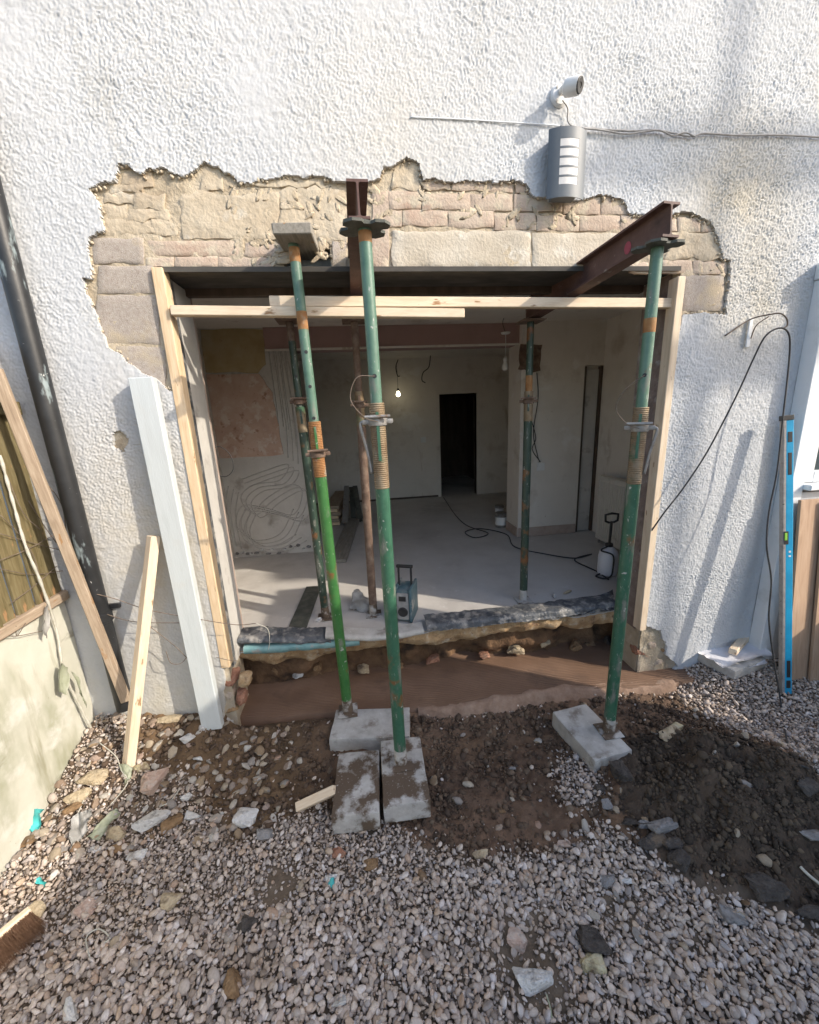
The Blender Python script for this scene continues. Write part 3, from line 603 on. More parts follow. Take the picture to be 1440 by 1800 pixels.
# ragged lip of spilt concrete
lp = np.array([onZ(a, b, .03) for a, b in [(735, 1250), (800, 1246), (850, 1240), (900, 1230), (1000, 1216), (1100, 1207), (1185, 1203)]])
def ribbon(P, prof, n=90, amp=.01, sc=14, seed=0):
    S = spline(P, 16); T = np.linspace(0, len(S)-1, n); S = np.array([np.interp(T, np.arange(len(S)), S[:, k]) for k in range(3)]).T
    pr = np.array(prof); X = S[:, None, 0]+0*pr[None, :, 0]; Y = S[:, None, 1]+pr[None, :, 0]; Z = S[:, None, 2]+pr[None, :, 1]
    Y = Y+amp*fbm2(X*sc, Z*sc+Y*sc, 3, seed); Z = Z+amp*.6*fbm2(X*sc+3, Y*sc, 3, seed+5)
    return np.stack([X.ravel(), Y.ravel(), Z.ravel()], 1), grid_faces(n, len(pr))
add('concrete_lip', ribbon(lp, [(.03, .02), (.005, .024), (-.015, .012), (-.03, -.01), (-.05, -.05)], 120, .014, 12, 111), mk('pink_concrete', [(.20, .125, .085), (.28, .185, .13), (.35, .25, .185)], scale=16, rough=.9, bump=.8, bscale=70, bdist=.006), house, smooth=True)
# membrane, insulation strip, white lip along the threshold
def edgeP(pts, dz=0.0, Y=.21): return np.array([onY(a, b, Y)+np.array([0, 0, dz]) for a, b in pts])
add('damp_membrane', ribbon(edgeP([(750, 1098), (800, 1094), (880, 1085), (960, 1076), (1020, 1068), (1085, 1062)]), [(.14, .002), (.10, .008), (.06, .003), (.03, .007), (.0, .0), (-.012, -.014), (-.010, -.028), (-.016, -.042)], 260, .0065, 24, 121), DPM, house, smooth=True, label='crumpled black membrane along the right of the threshold')
add('damp_membrane', ribbon(edgeP([(418, 1122), (470, 1120), (530, 1122), (582, 1120)]), [(.13, .002), (.09, .008), (.05, .002), (.02, .006), (-.008, -.004), (-.016, -.016), (-.014, -.030)], 150, .0065, 24, 125), DPM, house, smooth=True, label='dusty black membrane along the left of the threshold')
add('insulation_strip', ribbon(edgeP([(428, 1142), (500, 1138), (570, 1132), (632, 1126)], Y=.20), [(.05, .012), (.0, .012), (-.008, .0), (-.008, -.03), (.01, -.035)], 60, .006, 14, 129), TEAL, house, smooth=True, label='torn teal insulation strip under the membrane')
add('floor_edge_board', ribbon(edgeP([(572, 1116), (640, 1120), (700, 1116), (745, 1108)], Y=.20), [(.10, .008), (.02, .008), (-.008, .003), (-.012, -.022), (.0, -.028)], 50, .005, 14, 133), CONC, house, smooth=True)
add('floor_edge_board', ribbon(edgeP([(745, 1100), (850, 1086), (940, 1074), (985, 1069)], Y=.36), [(.05, .012), (.0, .014), (-.012, .0), (-.012, -.02)], 50, .003, 10, 137), SKIRT, house, smooth=True)
# walls of the room
NL, NR, NY = -.57, 1.73, 2.10
RW = 2.64
add('room_wall', bx(-1.62, -1.40, .29, 6.7, .1, 2.9), PLAST, house)
add('room_wall', bx(RW, RW+.2, .29, 6.7, .1, 2.9), PLAST, house)
add('nib_wall', bx(-1.40, NL, NY, NY+.26, .38, CZ), GREYPL, house, label='stripped nib wall with bare plaster patches on the left')
add('nib_wall', join(bx(NR, 2.43, 2.0, 2.35, .38, CZ), bx(2.43, 2.64, 2.06, 2.35, .38, CZ), bx(2.43, RW, 2.0, 2.06, 2.26, CZ)), PLAST, house, label='cream plastered pier beside the narrow boxed recess')
add('downstand_beam', bx(-.82, 1.95, NY-.03, NY+.24, 2.50, CZ, .003), PINKBD, house, label='pink boarded beam across the room')
add('beam_trim', bx(-.82, 1.72, NY-.045, NY-.03, 2.485, 2.505), PLAST, house)
add('ceiling', join(bx(-1.62, 2.9, .29, 6.7, CZ, CZ+.15)), PLAST, house)
DX0, DX1, DZ1, BY = 1.37, 2.0, 2.13, 4.50
add('back_wall', join(bx(-1.40, DX0, BY, BY+.12, .38, CZ), bx(DX1, RW, BY, BY+.12, .38, CZ), bx(DX0, DX1, BY, BY+.12, DZ1, CZ)), PLAST, house)
add('door_frame', join(bx(DX0-.05, DX0, BY-.015, BY+.13, .40, DZ1+.05), bx(DX1, DX1+.05, BY-.015, BY+.13, .40, DZ1+.05), bx(DX0, DX1, BY-.015, BY+.13, DZ1, DZ1+.05)), PLAST, house, label='pale frame of the dark doorway at the back')
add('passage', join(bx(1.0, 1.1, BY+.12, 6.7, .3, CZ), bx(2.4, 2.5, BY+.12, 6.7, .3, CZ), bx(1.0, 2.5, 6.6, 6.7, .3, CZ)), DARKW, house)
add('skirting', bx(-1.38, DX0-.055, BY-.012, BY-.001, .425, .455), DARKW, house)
add('skirting', join(bx(1.735, 2.42, 1.985, 1.999, .425, .53, .003)), SKIRT, house)
add('skirting', join(bx(NR-.014, NR-.001, 2.0, 2.34, .425, .53, .003)), SKIRT, house)
# narrow boxed recess in the pier: dark reveals and a pale board
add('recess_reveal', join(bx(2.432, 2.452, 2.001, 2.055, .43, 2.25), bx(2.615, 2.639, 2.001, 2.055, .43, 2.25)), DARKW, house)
add('recess_board', bx(2.47, 2.612, 2.03, 2.055, .43, 2.22, .003), GREYPL, house)
# torn plaster patches on the nib, slightly proud; adhesive swirls
def patch(name, pts, Y, th, mat, parent, jag=.012, seed=0, n=5):
    P = []
    for i in range(len(pts)):
        a, b = onY(*pts[i], Y), onY(*pts[(i+1) % len(pts)], Y)
        for t in np.linspace(0, 1, n, endpoint=False):
            q = a+(b-a)*t; q[0] += jag*float(vn2(np.array(q[0]*17.), np.array(q[2]*17.), seed)); q[2] += jag*float(vn2(np.array(q[0]*17.+9), np.array(q[2]*17.), seed+1)); P.append(q)
    return add(name, prism(P, (0, th, 0)), mat, parent)
patch('bare_patch', [(352, 578), (462, 578), (468, 640), (452, 655), (360, 655)], NY-.008, .012, YELPL, house, seed=5)
patch('bare_patch', [(360, 657), (455, 657), (478, 690), (492, 760), (500, 800), (385, 806), (372, 740)], NY-.010, .012, PINKPL, house, seed=8)
patch('bare_patch', [(915, 605), (952, 605), (950, 650), (935, 655), (912, 648)], 1.992, .012, RUST, house, seed=11)
for k, sw in enumerate([[(430, 850), (470, 835), (515, 822), (500, 850), (455, 858), (432, 880), (450, 905), (480, 880), (520, 858), (540, 870), (525, 910), (480, 900), (435, 895), (425, 930), (455, 955), (500, 945), (525, 900)],
                        [(410, 860), (405, 900), (415, 960)], [(440, 900), (430, 930), (445, 960), (490, 965), (530, 945)], [(490, 600), (500, 680), (512, 760), (515, 810)], [(500, 610), (520, 700), (530, 790)], [(478, 600), (492, 700), (498, 750)]]):
    for oo in (-9, 0, 9): bez('adhesive_ridge', [onY(a+oo, b+oo*.6, NY-.002) for a, b in sw], .0058, mk('adhesive%d' % k, [(.41, .39, .36), (.48, .46, .43), (.54, .52, .485)], scale=30, rough=.95), house, n=5)
for k in range(16):
    V, F = rockshape(380+k, 1); P = onY(418+135*k/15+random.uniform(-3, 3), 978-18*k/15+random.uniform(-6, 4), NY-.005); add('plaster_crumb', (V*np.array([.03, .02, .018])+P, F), RK['white'] if k % 2 else RK['grey'], house)
# jamb linings inside the opening
add('jamb_lining', bx(XL+.02, XL+.032, .09, .135, .40, 2.53), DPM, house)
add('jamb_lining', bx(XL+.02, XL+.030, .137, .34, .40, 2.53), GREYPL, house)
add('jamb_lining', bx(XL-.12, XL+.018, .292, .40, .40, 2.66), SKIRT, house)
add('jamb_lining', bx(XR-.014, XR-.006, .07, .285, .36, 2.53), mk('raw_brick_jamb', [(.16, .115, .10), (.24, .185, .16), (.32, .27, .24)], scale=9, rough=.95, bump=.8, bscale=50, bdist=.01, spots=[((.42, .40, .38), 10, .58, .68)]), house)
# bay on the right: projecting painted frame with window
bay = empty('window_bay', (2.9, -.04, 0), 'shallow white painted window bay at the right edge of the wall', 'window')
BX0 = 2.60
add('bay_side', bx(BX0, BX0+.09, -.085, .0, .10, 2.47, .004), WPAINT, bay)
add('bay_panel', bx(BX0+.09, 3.9, -.078, .0, .10, 1.27), STUCCO, bay)
add('sill', bx(BX0+.085, 3.9, -.13, -.0, 1.29, 1.325, .005), WPAINT, bay)
add('bay_top', bx(BX0-.005, 3.9, -.11, .0, 2.474, 2.56, .004), WPAINT, bay)
fr = add('window_frame', join(bx(BX0+.095, BX0+.165, -.07, -.02, 1.33, 2.47, .006), bx(BX0+.165, 3.8, -.07, -.02, 1.33, 1.40, .006), bx(BX0+.165, 3.8, -.07, -.02, 2.40, 2.47, .006), bx(BX0+.7, BX0+.77, -.07, -.02, 1.40, 2.40, .006)), UPVC, bay)
add('pane', bx(BX0+.165, 3.8, -.045, -.037, 1.40, 2.40), GLASS, fr)

# ------------------------------------------------------------------ timber frame in the opening
beam('timber_stud', onY(281, 474, .03)+[.0, 0, 0], onY(400, 1168, .03), .050, .070, PINE, up=(0, -1, 0), label='upright pine stud at the left edge of the opening', cat='stud', group='timber frame in the opening')
beam('timber_stud', onY(1191, 489, .03), onY(1124, 1104, .03), .046, .070, PINE2, up=(0, -1, 0), label='upright pine stud at the right edge of the opening', cat='stud', group='timber frame in the opening')
beam('timber_rail', onY(303, 547, .0), onY(815, 552, .0), .048, .042, PINE2, label='shorter pine rail across the upper left of the opening, front of the two', cat='rail', group='timber frame in the opening')
beam('timber_rail', onY(475, 531, .048), onY(1183, 534, .048), .044, .048, PINE2, label='longer pine rail reaching the right stud, behind the shorter one', cat='rail', group='timber frame in the opening')

# ------------------------------------------------------------------ steel needles
def ibeam(p0, p1, wd, ht, t=.009, tw=.007):
    R = frame(np.asarray(p1)-np.asarray(p0)); L = np.linalg.norm(np.asarray(p1)-np.asarray(p0))
    a, b, c_ = wd/2, ht/2, tw/2; r = .007
    prof = [(-a, -b), (a, -b), (a, -b+t), (c_+r, -b+t), (c_+r*.3, -b+t+r*.3), (c_, -b+t+r), (c_, b-t-r), (c_+r*.3, b-t-r*.3), (c_+r, b-t), (a, b-t), (a, b), (-a, b), (-a, b-t), (-c_-r, b-t), (-c_-r*.3, b-t-r*.3), (-c_, b-t-r), (-c_, -b+t+r), (-c_-r*.3, -b+t+r*.3), (-c_-r, -b+t), (-a, -b+t)]
    n = len(prof); V = [np.asarray(p)+R[:, 1]*u+R[:, 2]*v for p in (p0, p1) for u, v in prof]
    F = [[i, (i+1) % n, n+(i+1) % n, n+i] for i in range(n)]
    F += [[0, 1, 2, 3, 18, 19][::-1], [9, 10, 11, 12, 13, 8][::-1], [n+q for q in (0, 1, 2, 3, 18, 19)], [n+q for q in (9, 10, 11, 12, 13, 8)]]
    web = [3, 4, 5, 6, 7, 8, 13, 14, 15, 16, 17, 18]; F += [web[::-1], [n+q for q in web]]
    return np.array(V), F
q2, q3 = onZ(705, 1340, .125), onZ(1070, 1285, .09)
n1t, n2t = onY(641, 404, q2[1]), onY(1156, 436, q3[1]); r1t, r2t = onY(623, 566, .54), onY(933, 566, .52)
def needle(t, r, yend, ht):
    a = np.array([t[0], t[1], t[2]+.013]); b = np.array([r[0], r[1], r[2]+.010]); d = b-a
    return a+d*((yend-a[1])/d[1])+[0, 0, ht/2], b+d*.06+[0, 0, ht/2]
BH = .127
b1a, b1b = needle(n1t, r1t, -.535, BH); b1a[0] = onY(630, 348, -.535)[0]; b1b[0] = b1a[0]-.015
add('steel_needle', ibeam(b1a, b1b, .076, BH), BEAMS, smooth=True, autos=30, label='rusty steel beam end above the centre prop, pointing at the viewer', cat='steel beam', group='steel needles through the wall')
b2a, b2b = needle(n2t, r2t, -.512, BH)
nd = add('steel_needle', ibeam(b2a, b2b, .078, BH), BEAMS, smooth=True, autos=30, label='red brown steel beam slanting into the opening from the right prop', cat='steel beam', group='steel needles through the wall')
# pink paint mark on the web
Rb = frame(b2b-b2a); pm = b2a+(b2b-b2a)*.20-Rb[:, 2]*.0
sgn = 1.0 if (Rb[:, 1] @ np.array([1.0, 0, 0])) < 0 else -1.0
th = np.linspace(0, 2*math.pi, 18, endpoint=False)
add('paint_mark', prism([pm+Rb[:, 1]*sgn*.0050+Rb[:, 0]*.020*math.cos(t)+Rb[:, 2]*(.026*math.sin(t)-.005) for t in th], Rb[:, 1]*sgn*.0008), mk('pink_paint', [(.26, .045, .07), (.33, .06, .09), (.22, .05, .065)], scale=60, rough=.7), nd, label='pink sprayed paint mark')

# ------------------------------------------------------------------ adjustable props
def prop(base, top, label, lower, upper, yth0, yth1, ycol, holes=(), thread=True, r=.030, upmat=None, plate='fork', handle=0, rusts=(), group='adjustable steel props', tmat=None):
    base, top = np.asarray(base, float), np.asarray(top, float); d = unit(top-base); L = np.linalg.norm(top-base)
    P = lambda ypx: along(base, top, ypx)*L
    o = empty('adjustable_prop', base, label, 'prop', group)
    a, b, c_ = P(yth1), P(yth0), P(ycol)
    add('outer_tube', tube([base, base+d*a*.5, base+d*a], r, 20), lower, o, smooth=True, autos=40)
    prof = [(0, r*.99)]; h = 0.0; pt = .0085
    while h < (b-a):
        prof += [(h+.001, r*1.0), (h+pt*.35, r*1.075), (h+pt*.65, r*1.075), (h+pt, r*1.0)]; h += pt
    add('thread', lathe(base+d*a, d, prof, 18), tmat or THREAD, o, smooth=True, autos=25)
    ri = r*.80
    add('inner_tube', tube([base+d*(a+.02), base+d*(b+.2), base+d*L], ri, 18), upper, o, smooth=True, autos=40)
    Rf = frame(d, (0, -1, 0)); tow = unit(CAM-base-d*((CAM-base) @ d)); sd = np.cross(d, tow)
    # slot in the thread
    sa, sb = a+(b-a)*.35, a+(b-a)*.92
    add('slot', prism([base+d*q+sd*s*.006+tow*(r*1.03) for q, s in ((sa, -1), (sa, 1), (sb, 1), (sb, -1))], tow*.004), lower, o)
    col = base+d*c_
    cn = add('collar', lathe(col-d*.018, d, [(0, r*1.10), (.003, r*1.25), (.012, r*1.28), (.024, r*1.28), (.033, r*1.24), (.036, r*1.10)], 20), GALV if handle else RUST, o, smooth=True, autos=40)
    for s in (-1, 1):
        V, F = boxv(.038, .024, .020, .005, 2); Rl = np.array([sd*s, tow, d]).T; add('lug', (V @ Rl.T+col+sd*s*r*1.45, F), GALV if handle else RUST, cn, smooth=True, autos=40)
    pin = [col+tow*r*1.5+d*.02-sd*.05, col+tow*r*1.5+d*.02+sd*.05]
    add('pin', cyl(pin[0], pin[1], .007, n=10), GALV if handle else RUST, o, smooth=True, autos=40)
    if handle:
        s = handle; q = col-sd*s*.062
        bez('handle', [q+sd*s*.03, q, q-d*.02-sd*s*.008, q-d*.11+sd*s*.010, q-d*.21+sd*s*.024], .0065, GALV, o, n=8)
        bez('pin_wire', [col+tow*.045, col+tow*.05-sd*.05+d*.02, col+tow*.03-sd*.10+d*.09, col+tow*.03-sd*.07+d*.17, base+d*P(holes[-1] if holes else yth0-30)+tow*ri], .0018, WIRE, o, n=5)
    for hy in holes:
        q = base+d*P(hy); add('pin_hole', cyl(q+tow*(ri*.9), q+tow*(ri+.0008), .0085, n=12), BLACKP, o)
    for (y0, y1, m) in rusts: add('rust_band', tube([base+d*P(y1), base+d*P(y0)], ri+.0007, 18, False), m, o, smooth=True)
    add('mud_crust', tube([base+d*.004, base+d*.05, base+d*.09], [r*1.06, r*1.03, r*1.004], 20, False), CONCD, o, smooth=True)
    V, F = boxv(.115, .115, .006, .001); add('base_plate', (V+base+np.array([0, 0, .0035]), F), CONCD, o)
    if plate == 'fork':
        pl = []
        for k in range(4):
            for (rr, aa) in ((.098, -.60), (.082, -.28), (.060, -.20), (.060, .20), (.082, .28), (.098, .60)):
                t = k*math.pi/2+aa+.15; pl.append(top+np.array([rr*math.cos(t)*1.05, rr*math.sin(t)*.85, 0]))
        add('fork_plate', prism(pl, (0, 0, .010)), PLATE, o)
        V, F = boxv(.10, .085, .006, .001); V = V @ rotz(.3).T; add('packer', (V+top+np.array([.012, 0, .0120]), F), PLATE, o)
    elif plate == 'flat':
        V, F = boxv(.15, .15, .008, .001); add('head_plate', (V+top+np.array([0, 0, .004]), F), RUST, o)
    return o
def topat(px, Y): return onY(px[0], px[1], Y)
p1 = onZ(612, 1250, .11); p2 = onZ(705, 1340, .125); p3 = onZ(1070, 1285, .09)
t1 = onY(516, 430, p1[1]); t2 = onY(641, 404, p2[1]); t3 = onY(1156, 436, p3[1])
prop(p1, t1, 'bright green prop left of centre, under a short grey board', GRN_B, GRN_U, 742, 838, 798, holes=(620, 680, 735), rusts=((436, 462, RUSTO), (548, 580, RUSTO)), plate=None, handle=0, tmat=RUSTO)
prop(p2, t2, 'green prop in the centre under the steel beam end, standing on the concrete blocks', GRN_D, GRN_U, 712, 858, 741, holes=(662,), handle=1, rusts=((408, 428, RUSTO),))
prop(p3, t3, 'green prop on the right holding up the slanting steel beam', GRN_D, GRN_U, 716, 850, 752, holes=(660,), handle=-1, rusts=((560, 585, RUSTO),))
def inprop(bpx, tpx, label, lo, up, *a, **k):
    b = onZ(bpx[0], bpx[1], FZ+.004); t = onY(tpx[0], tpx[1], b[1]); return prop(b, t, label, lo, up, *a, plate='flat', r=.0285, **k)
inprop((573, 1085), (509, 566), 'dull green prop inside the room, just left behind the bright green one', GRN_K, GRN_K, 716, 760, 706, holes=(662,), rusts=((566, 600, RUST),))
inprop((657, 1080), (623, 566), 'brown rusty prop inside the room, left of the centre prop', RUST, RUST, 690, 750, 712)
inprop((920, 1055), (933, 566), 'dark green prop inside the room in front of the cream pier', GRN_K, GRN_K, 690, 740, 705, rusts=((660, 692, RUSTO),))
# board on the first prop, running into the pocket in the wall
ba = onY(514, 411, -.175); ba[2] = t1[2]+.022; bb = ba.copy(); bb[1] = .15; bb[0] += .02
beam('bearing_board', ba, bb, .165, .044, SCAFB, bev=.004, label='short weathered grey board on the bright green prop, running into the wall pocket', cat='board')

# ------------------------------------------------------------------ downpipe
pp0, pp1 = onY(205, 1185, -.06), onY(-2, 390, -.06); pd = (pp1-pp0); pa = pp0-pd*.10; pb = pp1+pd*.55
dp = empty('downpipe', pa, 'black painted downpipe with flaking paint on the left of the house', 'pipe')
add('pipe', tube([pa, pa+(pb-pa)*.3, pa+(pb-pa)*.6, pb], .041, 24), PIPEB, dp, smooth=True, autos=40)
for yy in (870,):
    q = pp0+pd*along(pp0, pp1, yy)
for t in (.15, .78): 
    q = pa+(pb-pa)*t; add('pipe_socket', lathe(q, unit(pd), [(0, .042), (.004, .049), (.05, .049), (.055, .042)], 24), PIPEB, dp, smooth=True, autos=40)
    add('pipe_clip', bx(q[0]-.07, q[0]+.07, -.018, -.004, q[2]+.05, q[2]+.075), PIPEB, dp)

# ------------------------------------------------------------------ fence on the left
fence = empty('boundary_fence', (-1.70, -.5, 0), 'mossy concrete panel with algae stained wooden boards above it', 'fence')
def mossy():
    ys = np.linspace(-.004, -3.2, 160); zs = np.linspace(-.1, .985, 50); Yg, Zg = np.meshgrid(ys, zs, indexing='ij')
    X = -1.60+.006*fbm2(Yg*3, Zg*3, 3, 141)+.002*fbm2(Yg*30, Zg*30, 2, 143); Zg = Zg+np.where(Zg > .98, .012*fbm2(Yg*8, Yg*0, 3, 145), 0)
    return np.stack([X.ravel(), Yg.ravel(), Zg.ravel()], 1), grid_faces(160, 50)
add('concrete_panel', mossy(), MOSSC, fence, smooth=True)
add('concrete_panel_back', bx(-1.67, -1.612, -3.2, .0, -.1, .972), MOSSC, fence)
beam('top_rail', (-1.60, -.01, 1.005), (-1.60, -3.2, 1.035), .075, .05, OLDW, fence, bev=.006)
rb = random.Random(4)
y = -.012
while y > -3.2:
    wdt = rb.uniform(.085, .115); x0 = -1.585+rb.uniform(-.014, .014)
    beam('fence_board', (x0, y-wdt/2, 1.0), (x0+rb.uniform(-.01, .01), y-wdt/2, 2.22+rb.uniform(-.02, .02)), wdt-.014, .016, GREENW, fence, up=(1, 0, 0), bev=.002)
    y -= wdt
beam('fence_rail', (-1.56, -.02, 1.95), (-1.56, -3.2, 1.95), .03, .06, GREENW, fence)
beam('fence_post', (-1.64, -.05, 0), (-1.64, -.05, 2.25), .07, .07, OLDW, fence, up=(1, 0, 0))
b0 = onY(8, 690, -.16); b1 = G(222, 1228); b1 = onY(222, 1232, -.10)
beam('leaning_batten', b1, b0+(b0-b1)*.06, .045, .028, OLDW, up=(.3, -1, 0), label='weathered grey brown batten leaning across the foot of the downpipe', cat='batten')
# string with rags on the fence and loose wires
st = [onX(0, 800, -1.56), onX(22, 880, -1.56), onX(45, 960, -1.56), onX(72, 1025, -1.55), onX(100, 1110, -1.575), onX(112, 1180, -1.575), onX(140, 1240, -1.57), onX(170, 1300, -1.56)]
sg = empty('rag_string', st[-1], 'pale frayed string with scraps of netting hanging on the mossy panel', 'string')
add('string', tube(spline(st, 10), np.array([.004+.0035*abs(math.sin(i*.8)) for i in range(71)]), 6), ROPE, sg, smooth=True)
def sheet(P, nu, nv, amp, sc, seed, nrm):
    """four corners -> crumpled sheet"""
    P = [np.asarray(p, float) for p in P]; u = np.linspace(0, 1, nu); v = np.linspace(0, 1, nv); U, W_ = np.meshgrid(u, v, indexing='ij')
    Q = P[0]*((1-U)*(1-W_))[..., None]+P[1]*(U*(1-W_))[..., None]+P[2]*(U*W_)[..., None]+P[3]*((1-U)*W_)[..., None]
    n = np.asarray(nrm, float); h = amp*fbm2(U*sc+seed, W_*sc, 3, seed)
    Q = Q+h[..., None]*n+.35*amp*np.stack([vn2(U*sc*2, W_*sc*2, seed+1), vn2(U*sc*2, W_*sc*2+4, seed+2), 0*U], -1)
    A = Q.reshape(-1, 3); B = A-n*.0016; m = nu*nv; F = grid_faces(nu, nv); Fl = F.tolist()+(F[:, ::-1]+m).tolist()
    rim = [i*nv for i in range(nu)]+[(nu-1)*nv+j for j in range(1, nv)]+[i*nv+nv-1 for i in range(nu-2, -1, -1)]+[j for j in range(nv-2, 0, -1)]
    Fl += [[rim[i], rim[(i+1) % len(rim)], rim[(i+1) % len(rim)]+m, rim[i]+m] for i in range(len(rim))]
    return np.vstack([A, B]), Fl
for k, q in enumerate([[(104, 1165), (124, 1178), (116, 1222), (108, 1216)], [(78, 1062), (88, 1066), (86, 1122), (80, 1116)], [(128, 1180), (140, 1196), (152, 1245), (144, 1232)], [(165, 1262), (176, 1290), (190, 1338), (182, 1328)]]):
    add('rag', sheet([onX(a, b, -1.545) for a, b in q], 7, 7, .009, 2.2, 150+k, (1, 0, 0)), RAGG if k % 2 else RAG, sg, smooth=True)
WIRES = [([(82, 850), (100, 872), (112, 900), (118, 960)], -.07, 'thin wire hooked between the batten and the downpipe'),
         ([(150, 1040), (200, 1052), (260, 1072), (330, 1085), (412, 1098), (450, 1096)], -.09, 'long rusty wire running behind the leaning offcut to the left stud'),
         ([(160, 1070), (230, 1092), (300, 1095), (330, 1094)], -.08, 'rusty wire sagging below the long one behind the offcut'),
         ([(262, 1100), (310, 1138), (335, 1165), (345, 1185)], -.09, 'rusty wire dropping behind the white board'),
         ([(292, 1145), (300, 1165), (318, 1166), (332, 1150), (336, 1142)], -.08, 'short hooked wire loop left of the white board'),
         ([(380, 1155), (400, 1160), (418, 1162)], -.06, 'short wire across the foot of the left stud'),
         ([(450, 1096), (470, 1105), (474, 1125), (472, 1142)], .16, 'pale frayed wire end hanging over the threshold')]
for P, Yv, lb in WIRES: bez('loose_wire', [onY(a, b, Yv) for a, b in P], .0021, WIRE if 'pale' not in lb else ROPE, n=5, label=lb, cat='wire', group='loose wires on the left')
mesh_lines = [[(0, 938), (60, 955), (110, 968)], [(0, 985), (50, 965), (95, 940)], [(0, 1000), (60, 1010), (118, 1002)], [(10, 830), (40, 900), (70, 930)], [(0, 1115), (30, 1118), (80, 1108)], [(28, 1100), (30, 1118), (45, 1095)], [(20, 1060), (60, 1030), (100, 995)], [(0, 905), (30, 935), (60, 980), (75, 1040)], [(50, 880), (85, 935), (120, 980)]]
vm = empty('wire_netting', onX(60, 1000, -1.63), 'tangled old wire netting and dry stems on the left fence', 'netting')
for P in mesh_lines: add('netting_wire', tube(spline([onX(a, b, -1.565+.01*math.sin(a)) for a, b in P], 8), .0018, 5), WIRE, vm, smooth=True)

# ------------------------------------------------------------------ leaning timber on the left
wb0 = onZ(383, 1262, .14); wb1 = onY(250, 664, -.05); wb0[1] = -.09
add_wb = beam('white_board', wb0, wb1, .108, .048, WHITEB, up=(0, -1, 0), bev=.004, label='long white painted board leaning on the wall left of the opening', cat='board')
of0 = G(226, 1348); of1 = onY(270, 942, -.055)
beam('timber_offcut', of0, of1, .046, .046, PINE2, up=(-.75, -1, 0), bev=.003, label='pine offcut propped upright against the wall left of the white board', cat='offcut', group='pine offcuts')

# ------------------------------------------------------------------ wall lamp, camera, cables
lm = empty('wall_lamp', onY(997, 300, -.02), 'dark grey curved wall lamp with five pale slots', 'wall lamp')
LC = onY(996, 291, -.055); hw, hh = .098, .140
def curved(z0, z1_, a0, a1, r, yoff, th=.004, n=14):
    A = np.linspace(a0, a1, n); V = []
    for z in (z0, z1_):
        for rr in (r, r-th):
            for t in A: V.append((LC[0]+rr*math.sin(t), LC[1]+yoff-rr*math.cos(t)+r*math.cos(.62), LC[2]+z))
    V = np.array(V); F = []
    for i in range(n-1):
        F += [[i, i+1, 2*n+i+1, 2*n+i], [n+i, 3*n+i, 3*n+i+1, n+i+1], [i, n+i, n+i+1, i+1], [2*n+i, 2*n+i+1, 3*n+i+1, 3*n+i]]
    F += [[0, 2*n, 3*n, n], [n-1, 2*n-1, 4*n-1, 3*n-1]]
    return V, F
Rl = .162; sa = .29
slots = [(-.088+.038*k, -.088+.038*k+.030) for k in range(5)]
parts = [curved(-hh, hh, -.62, -sa, Rl, 0), curved(-hh, hh, sa, .62, Rl, 0)]
zz = [-hh]+[q for s in slots for q in s]+[hh]
for a, b in zip(zz[0::2], zz[1::2]): parts.append(curved(a, b, -sa+.0005, sa-.0005, Rl, 0, n=10))
add('shade', join(*parts), LAMPG, lm, smooth=True, autos=40)
for a, b in slots: add('diffuser', curved(a-.003, b+.003, -sa-.01, sa+.01, Rl-.005, 0.0, .003, 10), LAMPW, lm, smooth=True, autos=40)
add('lamp_body', bx(LC[0]-.06, LC[0]+.06, LC[1]-.012, -.002, LC[2]-hh+.01, LC[2]+hh-.01, .004), LAMPG, lm)
cmr = empty('security_camera', onY(985, 170, 0), 'small white security camera on the wall above the lamp', 'camera')
q = onY(984, 168, -.008)
add('mount_plate', lathe(q+[0, .012, 0], (0, -1, 0), [(0, .044), (.012, .044), (.02, .036), (.022, .01)], 24), CAMW, cmr, smooth=True, autos=40)
for dz in (-.026, .0, .026): add('screw', cyl(q+[.012 if dz == 0 else -.018, -.010, dz], q+[.012 if dz == 0 else -.018, -.0125, dz], .005, n=10), GALV, cmr)
e0 = q+[0, -.012, .01]; e1 = onY(997, 154, -.07)
add('arm', tube([e0, e0*.5+e1*.5+[0, -.01, .008], e1], [.014, .012, .014], 14), CAMW, cmr, smooth=True, autos=40)
cdn = unit(np.array([.60, -.74, -.30])); cb = e1-cdn*.012
cbd = add('camera_body', lathe(cb, cdn, [(0, .017), (.004, .026), (.010, .031), (.066, .0325), (.072, .031), (.073, .026)], 26), CAMW, cmr, smooth=True, autos=35)
add('lens_face', lathe(cb+cdn*.0715, cdn, [(0, .0300), (.004, .029), (.006, .026), (.005, .011), (.002, .009)], 24), BLACKP, cmr, smooth=True, autos=35)
add('sun_hood', lathe(cb+cdn*.010, cdn, [(0, .0333), (.052, .0342), (.0535, .0335), (.052, .0327)], 26), CAMW, cmr, smooth=True, autos=35)
bez('camera_lead', [q+[.005, -.02, -.03], onY(998, 190, -.02), onY(998, 210, -.014), onY(1004, 220, -.014), onY(1022, 225, -.014)], .003, CABLE, cmr, n=6)
Pc = [(985, 221), (1010, 223), (1060, 226), (1110, 231), (1150, 228), (1180, 234), (1215, 239), (1240, 236), (1300, 239), (1380, 239), (1480, 242)]
bez('wall_cable', [onY(a, b+1.5*math.sin(a*.09), -.013) for a, b in Pc], .0042, CABLE, n=6, label='grey cable clipped along the wall above the lamp', cat='cable', group='cables outdoors')
bez('wall_cable', [onY(a, b, -.006) for a, b in [(722, 206), (800, 209), (880, 214), (960, 219), (990, 222)]], .0028, WPAINT, n=6, label='painted over white cable along the wall left of the lamp', cat='cable', group='cables outdoors')
